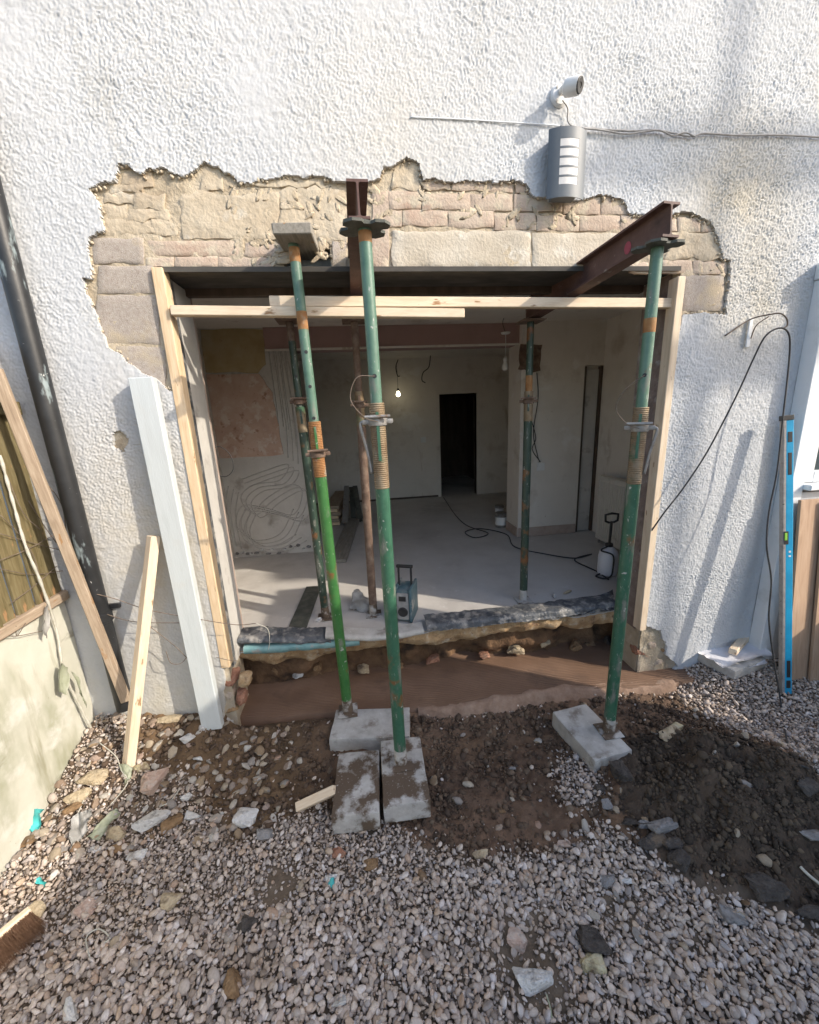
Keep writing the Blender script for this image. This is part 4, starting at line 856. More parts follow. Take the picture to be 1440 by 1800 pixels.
bez('wall_cable', [onY(a, b, -.018) for a, b in [(1022, 225), (1060, 229), (1100, 235), (1135, 231), (1160, 229), (1182, 238), (1205, 233), (1222, 240)]], .0036, CABLE, n=6, label='short spare cable twisted round the wall cable right of the lamp', cat='cable', group='cables outdoors')
hk = empty('hanging_bracket', onY(1316, 580, 0), 'thin white metal bracket on the wall with the cable looped over it', 'bracket')
k0 = onY(1318, 585, -.010); add('bracket_plate', bx(k0[0]-.012, k0[0]+.012, -.012, -.004, k0[2]-.075, k0[2]+.075, .002), WPAINT, hk)
bez('bracket_arm', [onY(1275, 590, -.008), onY(1318, 562, -.02), onY(1352, 553, -.08), onY(1372, 551, -.11), onY(1383, 560, -.12), onY(1384, 572, -.12), onY(1376, 577, -.12)], .004, WIRE, hk, n=6)
bez('bracket_brace', [onY(1320, 595, -.015), onY(1330, 572, -.04), onY(1352, 556, -.08)], .003, WIRE, hk, n=6)
CB = [(1105, 1010), (1118, 985), (1135, 950), (1165, 905), (1200, 860), (1240, 800), (1275, 735), (1300, 685), (1325, 630), (1345, 592), (1368, 577), (1384, 582), (1389, 605), (1385, 660), (1377, 730), (1366, 830), (1352, 900), (1348, 960), (1356, 1020), (1352, 1090), (1362, 1170), (1372, 1230)]
CY = [.22, .15, .04, -.05, -.06, -.07, -.08, -.09, -.10, -.12, -.125, -.125, -.12, -.12, -.14, -.16, -.18, -.22, -.26, -.30, -.34, -.38]
cbp = [onY(a, b, yy) for (a, b), yy in zip(CB, CY)]+[G(1378, 1275, .01), G(1388, 1325, .01), G(1410, 1350, .01), G(1460, 1358, .01)]
bez('power_cable', cbp, .0045, CABLEB, n=7, label='dark cable looped over the bracket and trailing down to the gravel', cat='cable', group='cables outdoors')

# ------------------------------------------------------------------ spirit level and plywood at the right
v0 = onZ(1380, 1222, .03); v1 = onY(1383, 730, -.085)
lv = empty('spirit_level', v0, 'long blue spirit level leaning upright beside the plywood', 'spirit level')
Rv = frame(v1-v0, (-.25, -1, 0)); Lv = np.linalg.norm(v1-v0)
def lvp(a0, a1, w_, t, off, name, mat, bev=.003, par=lv, out=0.0):
    V, F = boxv(a1-a0, w_, t, bev, 2); P = v0+Rv[:, 0]*(a0+a1)/2+Rv[:, 1]*off+Rv[:, 2]*out
    return add(name, (V @ Rv.T+P, F), mat, par, R=Rv, origin=P)
s_ = 1.0 if (Rv[:, 1] @ np.array([1.0, 0, 0])) > 0 else -1.0
lvp(.01, Lv-.01, .040, .026, .010*s_, 'level_body', LEVB); lvp(.01, Lv-.01, .016, .030, -.0185*s_, 'level_edge', LEVG)
lvp(0, .016, .060, .032, 0, 'end_cap', BLACKP); lvp(Lv-.03, Lv, .060, .032, 0, 'end_cap', BLACKP)
for t, ln, w2 in ((.055, .05, .024), (.125, .11, .020), (Lv*.80, .13, .020), (Lv*.91, .06, .024)): lvp(t, t+ln, w2, .004, .010*s_, 'hand_hole', BLACKP, .0015, out=.0125)
lvp(Lv*.56, Lv*.56+.08, .026, .004, -.010*s_, 'vial_block', BLACKP, .0015, out=.0150); lvp(Lv*.575, Lv*.575+.045, .014, .005, -.012*s_, 'vial', VIAL, .002, out=.0165)
lvp(Lv*.515, Lv*.515+.010, .012, .001, .012*s_, 'maker_mark', CAMW, 0, out=.0135); lvp(Lv*.530, Lv*.530+.012, .012, .001, .012*s_, 'maker_mark', CAMW, 0, out=.0135)
pw = [(0.0, 'plywood sheet leaning on the bay, leftmost, with the widest face showing', PLY, 2.64, 0.0), (.12, 'plywood sheet leaning on the bay, second from the spirit level', PLY, 2.78, .028), (.2, 'pale board leaning on the bay, nearest the right edge', PINE2, 2.86, .056)]
for k, (dx, lb, m_, xl, dy) in enumerate(pw):
    P0 = np.array([xl+.3, -.24-dy, .06]); P1 = np.array([xl+.3, -.115-dy, 1.235-.01*k])
    beam('plywood_sheet', P0, P1, .60, .018, m_, up=(0, -1, 0), bev=.002, label=lb, cat='board', group='boards leaning on the bay')
# sack of papers on a stone with an offcut on top
sk = G(1285, 1168)
V, F = boxv(.33, .26, .07, .014, 2); V = V+.006*np.stack([vn(V[:, 0]*20, V[:, 1]*20, V[:, 2]*20, 5+i) for i in range(3)], 1)
add('kerb_stone', (V @ rotz(.25).T+sk+[0, .02, .03], F), CONC, smooth=True, autos=40, label='broken concrete slab under the white sack by the right corner', cat='slab')
def onp(a, b, z): return onZ(a, b, z)
zt = sk[2]+.078
add('paper_sack', join(sheet([onp(1222, 1142, zt), onp(1310, 1122, zt+.02), onp(1362, 1150, zt+.01), onp(1272, 1172, zt)], 12, 10, .012, 3, 171, (0, 0, 1)), sheet([onp(1256, 1165, zt-.02), onp(1330, 1140, zt), onp(1350, 1165, zt-.02), onp(1290, 1182, zt-.03)], 10, 8, .010, 3, 174, (0, 0, 1))), PAPER, smooth=True, label='crumpled white sack lying on the slab by the right corner', cat='sack')
beam('timber_offcut', onp(1288, 1146, zt+.04), onp(1322, 1108, zt+.045), .045, .040, PINE2, bev=.003, label='short pine offcut lying on the white sack', cat='offcut', group='pine offcuts')

# ------------------------------------------------------------------ concrete blocks and offcut in front
def block(fl, fr_, bl, Z, th, label, mat, lmax=.44):
    a, b, c_ = onZ(*fl, Z), onZ(*fr_, Z), onZ(*bl, Z)
    ex_ = unit(b-a); ey = np.cross([0, 0, 1.0], ex_); W_ = np.linalg.norm(b-a); D_ = min(lmax, max(.2, (c_-a) @ ey))
    V, F = boxv(W_, D_, th, .006, 2); g = bmesh.new()
    R = np.array([ex_, ey, [0, 0, 1.0]]).T; P = a+ex_*W_/2+ey*D_/2-np.array([0, 0, th/2])
    bm = bmesh.new(); vs_ = [bm.verts.new(v) for v in V]; [bm.faces.new([vs_[i] for i in f]) for f in F]
    bmesh.ops.subdivide_edges(bm, edges=[e for e in bm.edges if e.calc_length() > .05], cuts=6, use_grid_fill=True); bm.verts.index_update()
    V = np.array([v.co[:] for v in bm.verts]); F = [[v.index for v in f.verts] for f in bm.faces]; bm.free(); g.free()
    V = V+.0022*np.stack([vn(V[:, 0]*45, V[:, 1]*45, V[:, 2]*45, 7+i) for i in range(3)], 1)
    return add('concrete_block', (V @ R.T+P, F), mat, smooth=True, autos=40, R=R, origin=P, label=label, cat='block', group='concrete blocks under the props')
block((582, 1437), (667, 1428), (585, 1325), .115, .10, 'loose concrete block left of the one the centre prop stands on', CONCD)
block((674, 1418), (757, 1407), (662, 1303), .125, .10, 'soil covered concrete block under the centre prop', CONCD)
block((578, 1300), (720, 1295), (580, 1248), .105, .10, 'dusty concrete pad under the bright green prop', CONC, .3)
bq = block((1046, 1338), (1112, 1318), (994, 1246), .088, .10, 'concrete block under the right prop, set askew in the soil', CONC)
o0 = G(524, 1428); o0[2] += .03; o1 = onZ(590, 1388, .115)
beam('timber_offcut', o0, o1, .040, .040, PINE2, up=(.2, -.6, 1), bev=.003, label='short pine offcut leaning on the loose concrete block', cat='offcut', group='pine offcuts')

# ------------------------------------------------------------------ things in the room
def fl(a, b, up=0.0): P = onZ(a, b, FZ+.004); P[2] += up; return P
rd = fl(712, 1090)
ra = empty('site_radio', rd, 'dusty teal and grey site radio standing behind the centre prop', 'radio')
Rr = rotz(-.35)
def rbox(name, sx, sy, sz, P, mat, bev=.01, par=ra, seg=2):
    V, F = boxv(sx, sy, sz, bev, seg); return add(name, (V @ Rr.T+rd+Rr @ np.array(P), F), mat, par, smooth=True, autos=40)
rbox('radio_body', .10, .19, .23, (0, .06, .125), RADIOB, .022); rbox('front_panel', .085, .012, .20, (0, -.037, .125), RADIOG, .008); rbox('display', .05, .006, .035, (0, -.045, .185), BLACKP, .002)
add('speaker', lathe(rd+Rr @ np.array([0, -.043, .085]), Rr @ np.array([0, -1, 0]), [(0, .036), (.006, .034), (.004, .026), (.001, .006)], 20), BLACKP, ra, smooth=True)
rbox('side_guard', .020, .21, .25, (.055, .06, .13), RADIOB, .009); rbox('side_guard', .020, .21, .25, (-.055, .06, .13), RADIOB, .009)
for s in (-1, 1): rbox('handle_post', .014, .016, .14, (s*.045, .06, .31), BLACKP, .004)
rbox('handle_bar', .12, .022, .022, (0, .06, .385), BLACKP, .007)
sp = fl(1067, 1008)
sy = empty('pressure_sprayer', sp, 'cloudy white pressure sprayer with a black pump handle by the radiator', 'sprayer')
add('tank', lathe(sp, (0, 0, 1), [(0, .06), (.006, .078), (.05, .082), (.16, .080), (.21, .070), (.235, .045), (.25, .030)], 24), SPRAYW, sy, smooth=True, autos=50)
add('cap', lathe(sp+[0, 0, .245], (0, 0, 1), [(0, .030), (.03, .030), (.035, .018)], 18), BLACKP, sy, smooth=True, autos=40)
add('pump_rod', cyl(sp+[0, 0, .27], sp+[.005, 0, .47], .011, n=10), BLACKP, sy)
add('pump_handle', tube([sp+np.array(q_) for q_ in ([-.015, 0, .46], [-.05, 0, .475], [-.055, 0, .53], [0, 0, .54], [.06, 0, .53], [.058, 0, .475], [.02, 0, .46])], .010, 8), BLACKP, sy, smooth=True)
bez('hose', [sp+[-.02, -.02, .26], sp+[-.09, -.03, .23], sp+[-.02, -.088, .20], sp+[-.012, -.090, .08], sp+[-.03, -.10, .02], sp+[-.10, -.12, .012], sp+[-.14, -.06, .012], sp+[-.08, -.02, .012]], .007, BLACKP, sy, n=7)
# radiator
rr_ = empty('radiator', (2.47, 1.35, .45), 'cream panel radiator on the right wall of the room', 'radiator')
ry0, ry1, rz0, rz1, rx = 1.06, 1.64, .47, 1.13, 2.46
add('panel', bx(rx-.012, rx+.05, ry0, ry1, rz0, rz1, .006), RADW, rr_)
nb = 16
for k in range(nb):
    yy = ry0+.03+(ry1-ry0-.06)*k/(nb-1); add('rib', bx(rx-.022, rx-.010, yy-.011, yy+.011, rz0+.04, rz1-.04, .004), RADW, rr_)
add('grille', bx(rx-.014, rx+.07, ry0-.003, ry1+.003, rz1, rz1+.012, .002), RADW, rr_)
add('wall_bracket', join(bx(rx+.05, RW+.002, ry0+.1, ry0+.13, .75, .78), bx(rx+.05, RW+.002, ry1-.13, ry1-.1, .75, .78)), GALV, rr_)
add('valve', cyl((rx+.02, ry1-.03, rz0-.02), (rx+.02, ry1-.03, rz0-.09), .012, n=10), GALV, rr_)
add('feed_pipe', cyl((rx+.02, ry1-.03, rz0-.09), (rx+.02, ry1-.03, FZ), .008, n=8), RUST, rr_)
bez('hanging_flex', [onY(360, 795, .45), onY(385, 785, .45), onY(405, 800, .45), (onY(410, 825, .45)), onY(395, 838, .45), onY(372, 828, .45), onY(362, 800, .45)], .003, CABLEB, n=5, label='coil of dark flex hanging on the left jamb lining', cat='cable', group='cables in the room')
bez('hanging_flex', [onY(322, 585, .30), onY(345, 660, .36), onY(355, 740, .40), onY(362, 800, .45), onY(375, 840, .45)], .003, CABLEB, n=5, label='dark flex hanging down behind the left stud', cat='cable', group='cables in the room')
# bulbs and wires
def bulb(px0, pxb, Y, lit, lb):
    a, b = onY(*px0, Y), onY(*pxb, Y); o = empty('pendant_bulb', a, lb, 'light bulb', 'bare bulbs')
    bez('flex', [a, a*.6+b*.4+[.004, 0, 0], b+[0, 0, .06]], .003, CAMW if not lit else CABLEB, o, n=5)
    add('lamp_holder', lathe(b+[0, 0, .02], (0, 0, 1), [(0, .016), (.03, .018), (.045, .010)], 14), CAMW if not lit else BLACKP, o, smooth=True)
    add('bulb', lathe(b+[0, 0, -.06], (0, 0, 1), [(0, .004), (.006, .02), (.025, .032), (.05, .028), (.075, .014), (.085, .013)], 16), BULBON if lit else BULBOFF, o, smooth=True)
    return o
bulb((889, 588), (888, 640), 1.85, False, 'unlit white bulb hanging beside the cream pier')
add('ceiling_rose', lathe(onY(889, 588, 1.85), (0, 0, 1), [(0, .01), (.006, .04), (.02, .045), (.022, .02)], 18), CAMW, label='white ceiling rose dangling above the unlit bulb', cat='ceiling rose', smooth=True)
bez('hanging_flex', [onY(895, 545, 1.85), onY(884, 565, 1.85), onY(889, 586, 1.85)], .003, CABLEB, n=5, label='dark flex the ceiling rose dangles from', cat='cable', group='cables in the room')
ob = bulb((697, 640), (700, 690), 4.2, True, 'small glowing bulb hanging in the back room')
for P, lb in (([(700, 632), (696, 645), (699, 660), (703, 661)], 'wire stub hanging above the glowing bulb'), ([(757, 625), (754, 645), (744, 655), (742, 668), (748, 673)], 'kinked wire hanging from the back ceiling, right of the glowing bulb')):
    bez('hanging_flex', [onY(a, b, 4.1) for a, b in P], .008, CABLEB, n=5, label=lb, cat='cable', group='cables in the room')
def socket(px, Y, lb, s=.045):
    P = onY(*px, Y); o = add('wall_socket', bx(P[0]-s, P[0]+s, Y-.012, Y-.0005, P[2]-s, P[2]+s, .004), CAMW, label=lb, cat='socket'); return o
so1 = socket((744, 773), BY, 'white socket on the back wall left of the dark doorway'); so2 = socket((950, 820), 2.0, 'pale wall switch on the cream pier at the end of the loose cables')
for k, P in enumerate([[(944, 655), (946, 700), (938, 760), (945, 800), (949, 812)], [(935, 740), (942, 770), (936, 790), (950, 812)]]):
    bez('hanging_flex', [onY(a, b, 1.985) for a, b in P], .005, CABLEB, n=5, label=('long loose cable down the cream pier to the switch', 'short loop of cable on the cream pier above the switch')[k], cat='cable', group='cables in the room')
bez('floor_cable', [fl(780, 875, .006), fl(800, 905, .006), fl(822, 925, .006), fl(858, 938, .006), fl(835, 946, .006), fl(818, 936, .006), fl(845, 930, .006), fl(890, 940, .006), fl(905, 962, .006), fl(960, 975, .006), fl(1010, 982, .006), fl(1040, 975, .006), fl(1010, 985, .006), fl(1048, 1005, .006), fl(1070, 1020, .006)], .006, CABLEB, n=6, label='dark extension cable snaking across the room floor', cat='cable', group='cables in the room')
# pails by the pier
for k, (p, s, lb) in enumerate([((881, 925), 1.0, 'front paint tin by the cream pier'), ((878, 905), .8, 'smaller paint tin behind the front one by the pier')]):
    P = fl(*p); o = empty('paint_tin', P, lb, 'tin', 'paint tins'); add('tin_body', lathe(P, (0, 0, 1), [(0, .072*s), (.004, .075*s), (.17*s, .075*s), (.175*s, .079*s), (.18*s, .066*s)], 20), GALV, o, smooth=True, autos=40)
    add('paper_label', tube([P+[0, 0, .03*s], P+[0, 0, .13*s]], .0757*s, 20, False), CAMW, o, smooth=True)
# stacked boards, bundle of steel, plank on the floor
pk = fl(604, 922); rb = random.Random(9)
for k in range(6):
    P0 = fl(585+rb.uniform(-3, 3), 925, .03+.045*k); beam('stacked_board', P0, P0+np.array([.10, 1.1, 0]), .20, .040, OLDW if k % 2 else PINE, label='board in the stack of timber on the room floor, number not distinguishable', cat='board', group='stacked boards in the room') if False else beam('stacked_board', P0, P0+np.array([.10, 1.1, 0]), .20, .040, OLDW if k % 2 else PINE, label=('bottom', 'second lowest', 'third lowest', 'fourth lowest', 'second highest', 'topmost')[k]+' sawn board of the stack on the back room floor', cat='board', group='stacked boards in the room')
for k, (a, b, c_, d_) in enumerate([(607, 926, 610, 858), (622, 915, 618, 860), (634, 918, 624, 858)]):
    P0 = fl(a, b, .02); P1 = onY(c_, d_, P0[1]+.55)
    add('steel_channel', ibeam(P0, P1, .07, .10), PLATE if k else GALV, label=('pale steel channel', 'dark steel channel in the middle', 'dark steel channel on the right')[k]+' propped on the stack in the back room', cat='channel', group='steel channels')
beam('floor_plank', fl(594, 990, .02), fl(622, 915, .02), .17, .035, SCAFB, label='long grey plank lying on the room floor beside the stack', cat='board')
beam('steel_plate', fl(520, 1112, .006), fl(552, 1032, .006), .13, .010, PLATE, label='dark flat strip lying on the floor near the left threshold', cat='strip')
V, F = sheet([fl(612, 1075, .02), fl(625, 1055, .09), fl(652, 1062, .06), fl(650, 1078, .02)], 12, 10, .03, 3, 191, (0, -.4, 1)); add('crumpled_sheet', (V, F), RAGG, smooth=True, label='crumpled grey sheet on the floor between the two left inner props', cat='sheet')
V, F = sheet([fl(985, 1066, .02), fl(1075, 1052, .05), fl(1082, 1078, .05), fl(985, 1088, .02)], 16, 10, .04, 3, 195, (0, -.2, 1)); add('crumpled_sheet', (V, F), DPM, smooth=True, label='crumpled black sheet on the threshold beside the right prop', cat='sheet')
sc_lab = ['white plaster scrap by the foot of the dull green inner prop', 'pale wood sliver on the floor right of the dark green inner prop', 'thin white sliver on the floor by the dark green inner prop', 'small rubble lump on the threshold beside the black membrane end']
for k, (a, b, L_, m_) in enumerate([(560, 1092, .05, 'white'), (998, 1042, .09, 'tan'), (975, 1048, .06, 'white'), (755, 1092, .05, 'grey')]):
    P = fl(a, b, .008); V, F = rockshape(400+k, 2); add('rubble_scrap', (V*np.array([L_*.6, .018, .012 if k in (1, 2) else .025]) @ rotz(.6*k).T+P, F), RK[m_], smooth=True, autos=35, label=sc_lab[k], cat='scrap')

# ------------------------------------------------------------------ rubble and litter in the yard
RUB = [(300, 1262, 40, 22, 'tan', 'pale tan mortar lump at the wall foot between offcut and white board'), (352, 1279, 22, 14, 'white', 'small white lump in front of the white board foot'), (331, 1296, 27, 19, 'white', 'white grey stone below the tan mortar lump'),
       (348, 1331, 25, 13, 'white', 'flat pale stone alone in the brown soil left of centre'), (163, 1364, 46, 30, 'tan', 'wide pale tan stone near the mossy panel'), (137, 1399, 38, 24, 'tan', 'rough tan stone below the wide pale one by the panel'), (249, 1348, 33, 20, 'yellow', 'yellowish stone at the foot of the upright offcut'),
       (276, 1368, 48, 46, 'pink', 'large pinkish brick fragment right of the upright offcut'), (268, 1438, 54, 34, 'white', 'grey white slab fragment left of the brown round stone'), (305, 1442, 31, 28, 'brown', 'round brown stone beside the grey white slab fragment'), (346, 1430, 34, 22, 'white', 'knobbly white lump right of the round brown stone'),
       (431, 1434, 40, 38, 'white', 'square white block fragment on the soil left of the offcut'), (204, 1463, 32, 24, 'tan', 'tan crumbly lump beside the grey polythene'), (128, 1420, 26, 17, 'brown', 'brown stone above the grey polythene'), (43, 1482, 34, 15, 'brown', 'flat brown stone under the turquoise plastic'),
       (243, 1502, 32, 18, 'white', 'flat white flake in the gravel at left'), (169, 1493, 22, 12, 'white', 'small white scrap below the grey polythene'), (207, 1490, 30, 15, 'brown', 'brown stone right of the small white scrap'), (466, 1466, 30, 22, 'grey', 'dark grey stone below the square white block fragment'),
       (595, 1496, 30, 22, 'red', 'brick red lump in gravel below the concrete blocks'), (652, 1517, 28, 22, 'brown', 'rusty brown lump right of the brick red one'), (584, 1540, 22, 18, 'white', 'white bit beside the small turquoise scrap'), (303, 1582, 33, 28, 'tan', 'tan angular stone alone in the left gravel'),
       (418, 1722, 36, 42, 'brown', 'rough brown clod in the gravel at bottom centre left'), (437, 1618, 30, 32, 'dark', 'dark clod in the gravel left of bottom centre'), (910, 1636, 34, 44, 'pink', 'pinkish upright stone in the gravel below centre'), (938, 1717, 58, 38, 'white', 'white plaster slab fragment at bottom centre right'),
       (1041, 1690, 36, 34, 'yellow', 'pale yellow lump in the gravel at lower right'), (1046, 1650, 44, 40, 'dark', 'dark clod above the pale yellow lump'), (1346, 1556, 44, 44, 'dark', 'square dark stone at the lower edge of the black mound'), (1066, 1542, 32, 24, 'grey', 'grey stone in the gravel below the brown soil'),
       (992, 1485, 26, 18, 'pink', 'pale pink stone at the lower edge of the brown soil'), (845, 1501, 28, 13, 'tan', 'tan brick sliver at the edge of the gravel'), (1192, 1506, 34, 38, 'dark', 'dark block shaped stone left of the mound foot'), (1090, 1345, 30, 50, 'dark', 'dark leaning slab against the right block'),
       (1068, 1411, 22, 22, 'grey', 'pale grey stone below the right block'), (1162, 1446, 46, 26, 'grey', 'grey lump half buried in the mound side'), (1108, 1442, 28, 22, 'dark', 'dark round clod left of the grey mound lump'), (1135, 1448, 24, 12, 'grey', 'thin grey flake by the dark round clod'),
       (1148, 1478, 46, 28, 'dark', 'wide dark clod at the mound foot'), (1180, 1482, 30, 24, 'dark', 'dark clod between the wide one and the block shaped stone'), (1186, 1276, 24, 20, 'yellow', 'pale yellow stone on top of the mound crest'), (1178, 1290, 46, 14, 'tan', 'tan crust under the pale yellow stone on the crest'),
       (1422, 1381, 34, 26, 'dark', 'dark slate lump near the right edge above the mound'), (1428, 1468, 40, 24, 'grey', 'grey flat stone at the right edge of the mound'), (1290, 1608, 34, 26, 'grey', 'grey stone in gravel below the square dark one'), (1425, 1600, 46, 22, 'dark', 'dark flat stone at the lower right edge'),
       (1055, 1385, 20, 18, 'dark', 'small dark clod under the right block corner'), (885, 1425, 18, 12, 'brown', 'small brown clod in the middle of the brown soil'), (155, 1590, 26, 34, 'pink', 'pale pink long stone in the left gravel above the broom'), (60, 1600, 34, 24, 'tan', 'tan long stone above the broom head'), (130, 1775, 30, 24, 'white', 'pale stone at the bottom left corner gravel'), (600, 1752, 30, 24, 'white', 'pale grey stone at bottom centre left'), (1100, 1545, 20, 16, 'white', 'bright white pebble in gravel below the wide dark clod'),
       (900, 1350, 16, 12, 'grey', 'small grey stone in the brown soil right of the blocks'), (330, 1400, 20, 14, 'white', 'small white chip in the brown soil above the knobbly lump')]
for k, (a, b, pw_, ph, m_, lb) in enumerate(RUB):
    P = G(a, b+ph*.3); dist = np.linalg.norm(P-CAM); w_ = pw_*dist/FPX*.46; h_ = ph*dist/FPX*.44
    V, F = hullrock(500+k, 10 if m_ in ('white', 'pink') else 16, .06 if m_ != 'dark' else .10)
    V = V*np.array([w_, max(h_*.85, w_*.5), min(w_, h_)*.62]) @ rotz(random.uniform(-.4, .4)).T @ rotx(random.uniform(-.25, .25)).T
    add('rubble_stone', (V+P+[0, 0, min(w_, h_)*.25+.006], F), RK[m_], smooth=True, autos=28, label=lb, cat='stone', group='rubble in the yard')
def onG(a, b, up): P = G(a, b); P[2] += up; return P
add('plastic_scrap', sheet([onG(36, 1468, .02), onG(50, 1436, .08), onG(84, 1444, .06), onG(68, 1468, .02)], 10, 8, .022, 2.5, 201, (0, -.3, 1)), TEALP, smooth=True, label='turquoise plastic scrap at the foot of the mossy panel', cat='plastic scrap', group='plastic litter')
add('plastic_scrap', sheet([onG(62, 1556, .015), onG(70, 1550, .03), onG(84, 1558, .02), onG(78, 1564, .015)], 6, 5, .008, 2, 203, (0, -.3, 1)), TEALP, smooth=True, label='small turquoise scrap in the left gravel', cat='plastic scrap', group='plastic litter')
add('plastic_scrap', sheet([onG(578, 1552, .015), onG(588, 1550, .03), onG(590, 1566, .02), onG(579, 1568, .015)], 6, 5, .008, 2, 205, (0, -.3, 1)), TEALP, smooth=True, label='small turquoise scrap below the concrete blocks', cat='plastic scrap', group='plastic litter')
add('polythene_scrap', sheet([onG(128, 1445, .02), onG(168, 1432, .06), onG(160, 1470, .04), onG(126, 1500, .015)], 12, 10, .022, 3, 207, (0, -.3, 1)), RAGG, smooth=True, label='grey polythene scrap crumpled on the left gravel', cat='plastic scrap', group='plastic litter')
add('netting_scrap', sheet([onG(155, 1478, .02), onG(205, 1432, .04), onG(215, 1440, .03), onG(172, 1484, .02)], 12, 6, .015, 3, 209, (0, -.3, 1)), RAG, smooth=True, label='faded green netting strip beside the grey polythene', cat='netting scrap')
add('netting_scrap', sheet([onG(212, 1352, .03), onG(236, 1358, .04), onG(232, 1372, .02), onG(222, 1384, .02)], 8, 6, .012, 3, 211, (0, -.3, 1)), RAG, smooth=True, label='faded netting scrap at the foot of the upright offcut', cat='netting scrap')
for k, (P, lb) in enumerate([([(175, 1310), (205, 1335), (214, 1358), (226, 1380), (205, 1410), (196, 1420)], 'string trailing round the foot of the upright offcut'), ([(318, 1392), (300, 1415), (282, 1424)], 'pale twig on the rubble above the grey white slab'), ([(165, 1380), (150, 1410), (135, 1445)], 'thin dry stem on the left rubble'), ([(160, 1690), (154, 1655), (175, 1640), (195, 1655), (180, 1668)], 'curled dead stem in the left gravel'), ([(1405, 1530), (1420, 1545), (1445, 1565)], 'pale split cane at the right edge of the mound'), ([(960, 1755), (966, 1775), (970, 1797)], 'green grass blade sprouting at bottom centre right')]):
    bez('dry_stem', [onG(a, b, .02) for a, b in P], .0028 if k != 4 else .006, ROPE if k != 5 else RAG, n=5, label=lb, cat='stem', group='stems and string on the ground')
# broom head
h0, h1 = onG(62, 1620, .05), onG(-45, 1712, .05)
bh = empty('broom_head', h1, 'brown bristled broom head with pale wooden back at the lower left', 'broom')
beam('broom_back', h1, h0, .026, .055, PINE2, bh, bev=.004)
dv = unit(h0-h1); nr = np.array([-dv[1], dv[0], 0]); nr = nr if nr[0] > 0 else -nr
bl = []; rb = random.Random(3)
for k in range(900):
    t = rb.random(); p = h1+(h0-h1)*t+np.array([0, 0, rb.uniform(-.025, .02)])+nr*.010
    L_ = rb.uniform(.085, .115); dr = unit(nr+dv*rb.gauss(.1, .10)+np.array([0, 0, rb.gauss(-.12, .08)])); sd = unit(np.cross(dr, [0, 0, 1.0]))*.0011
    e = p+dr*L_; bl.append((np.array([p-sd, p+sd, p+[0, 0, .002], e]), [[0, 1, 3], [1, 2, 3], [2, 0, 3]]))
add('bristles', join(*bl), BRIST, bh, kind='stuff')

# ------------------------------------------------------------------ gravel, clods (one mass each)
def scatter(x, y, z, size, templ, rng, flat=(1.0, .80, .55), tilt=.5):
    V0, F0 = templ[0]; n = len(x); out = np.empty((n, len(V0), 3), np.float32)
    which = rng.integers(0, len(templ), n); yaw = rng.uniform(0, 2*math.pi, n); tx = rng.normal(0, tilt, n); ty = rng.normal(0, tilt, n)
    sc = np.stack([size*rng.uniform(.85, 1.25, n)*flat[0], size*rng.uniform(.8, 1.2, n)*flat[1], size*rng.uniform(.75, 1.3, n)*flat[2]], 1)
    for k, (V, F) in enumerate(templ):
        s = np.where(which == k)[0]
        if not len(s): continue
        P = V[None]*sc[s][:, None]
        c_, d_ = np.cos(tx[s])[:, None], np.sin(tx[s])[:, None]; P = np.stack([P[..., 0], c_*P[..., 1]-d_*P[..., 2], d_*P[..., 1]+c_*P[..., 2]], -1)
        c_, d_ = np.cos(ty[s])[:, None], np.sin(ty[s])[:, None]; P = np.stack([c_*P[..., 0]+d_*P[..., 2], P[..., 1], -d_*P[..., 0]+c_*P[..., 2]], -1)
        c_, d_ = np.cos(yaw[s])[:, None], np.sin(yaw[s])[:, None]; P = np.stack([c_*P[..., 0]-d_*P[..., 1], d_*P[..., 0]+c_*P[..., 1], P[..., 2]], -1)
        out[s] = P+np.stack([x[s], y[s], z[s]], 1)[:, None]
    F = (F0[None]+(np.arange(n)*len(V0))[:, None, None]).reshape(-1, 3)
    return out.reshape(-1, 3), F
def visible(x, y, mg=90):
    q = (np.stack([x, y, 0*x], 1)-CAM) @ MC.T; u = 720+FPX*q[:, 0]/q[:, 2]; v = 900+FPX*q[:, 1]/q[:, 2]
    return (q[:, 2] > .1) & (u > -mg) & (u < 1440+mg) & (v > 900) & (v < 1800+mg)
def jitter(step, x0, x1, y0, y1, rng):
    X, Y = np.meshgrid(np.arange(x0, x1, step), np.arange(y0, y1, step), indexing='ij'); X, Y = X.ravel(), Y.ravel()
    return X+rng.uniform(-.5, .5, X.size)*step, Y+rng.uniform(-.5, .5, Y.size)*step
def openair(x, y): return ~((y > -.05) & (x > -.95) & (x < 2.12)) & (y < .0) & (x > -1.59) & ~((x > 2.58) & (y > -.09))
pt = [(rockshape(700+k, 2, 9, .04)[0]*.95, ico(2)[1]) for k in range(10)]
def soften(V, F, it=2):
    n = len(V); A = np.zeros((n, n)); 
    for f in F:
        for i in range(3): A[f[i], f[(i+1) % 3]] = 1; A[f[(i+1) % 3], f[i]] = 1
    A /= A.sum(1)[:, None]
    for _ in range(it): V = .5*V+.5*(A @ V)
    return V*1.06
p1t = []; p2t = []
for k in range(12):
    V, F = rockshape(700+k, 2, 8, .09); V1, F1 = ico(1)
    D, _ = ico(1); Vd, Fd = rockshape(700+k, 1, 10, .05); p1t.append((soften(Vd, Fd, 1), Fd)); p2t.append((soften(V, F, 1), F))
p0t = [(ico(0+1)[0][:12] if False else rockshape(760+k, 1, 8, .1)[0], ico(1)[1]) for k in range(6)]
import itertools
icoD = ico(1)
def ico0():
    bm = bmesh.new(); bmesh.ops.create_icosphere(bm, subdivisions=1, radius=1.0); bm.verts.index_update()
    r = (np.array([v.co[:] for v in bm.verts]), np.array([[v.index for v in f.verts] for f in bm.faces])); bm.free(); return r
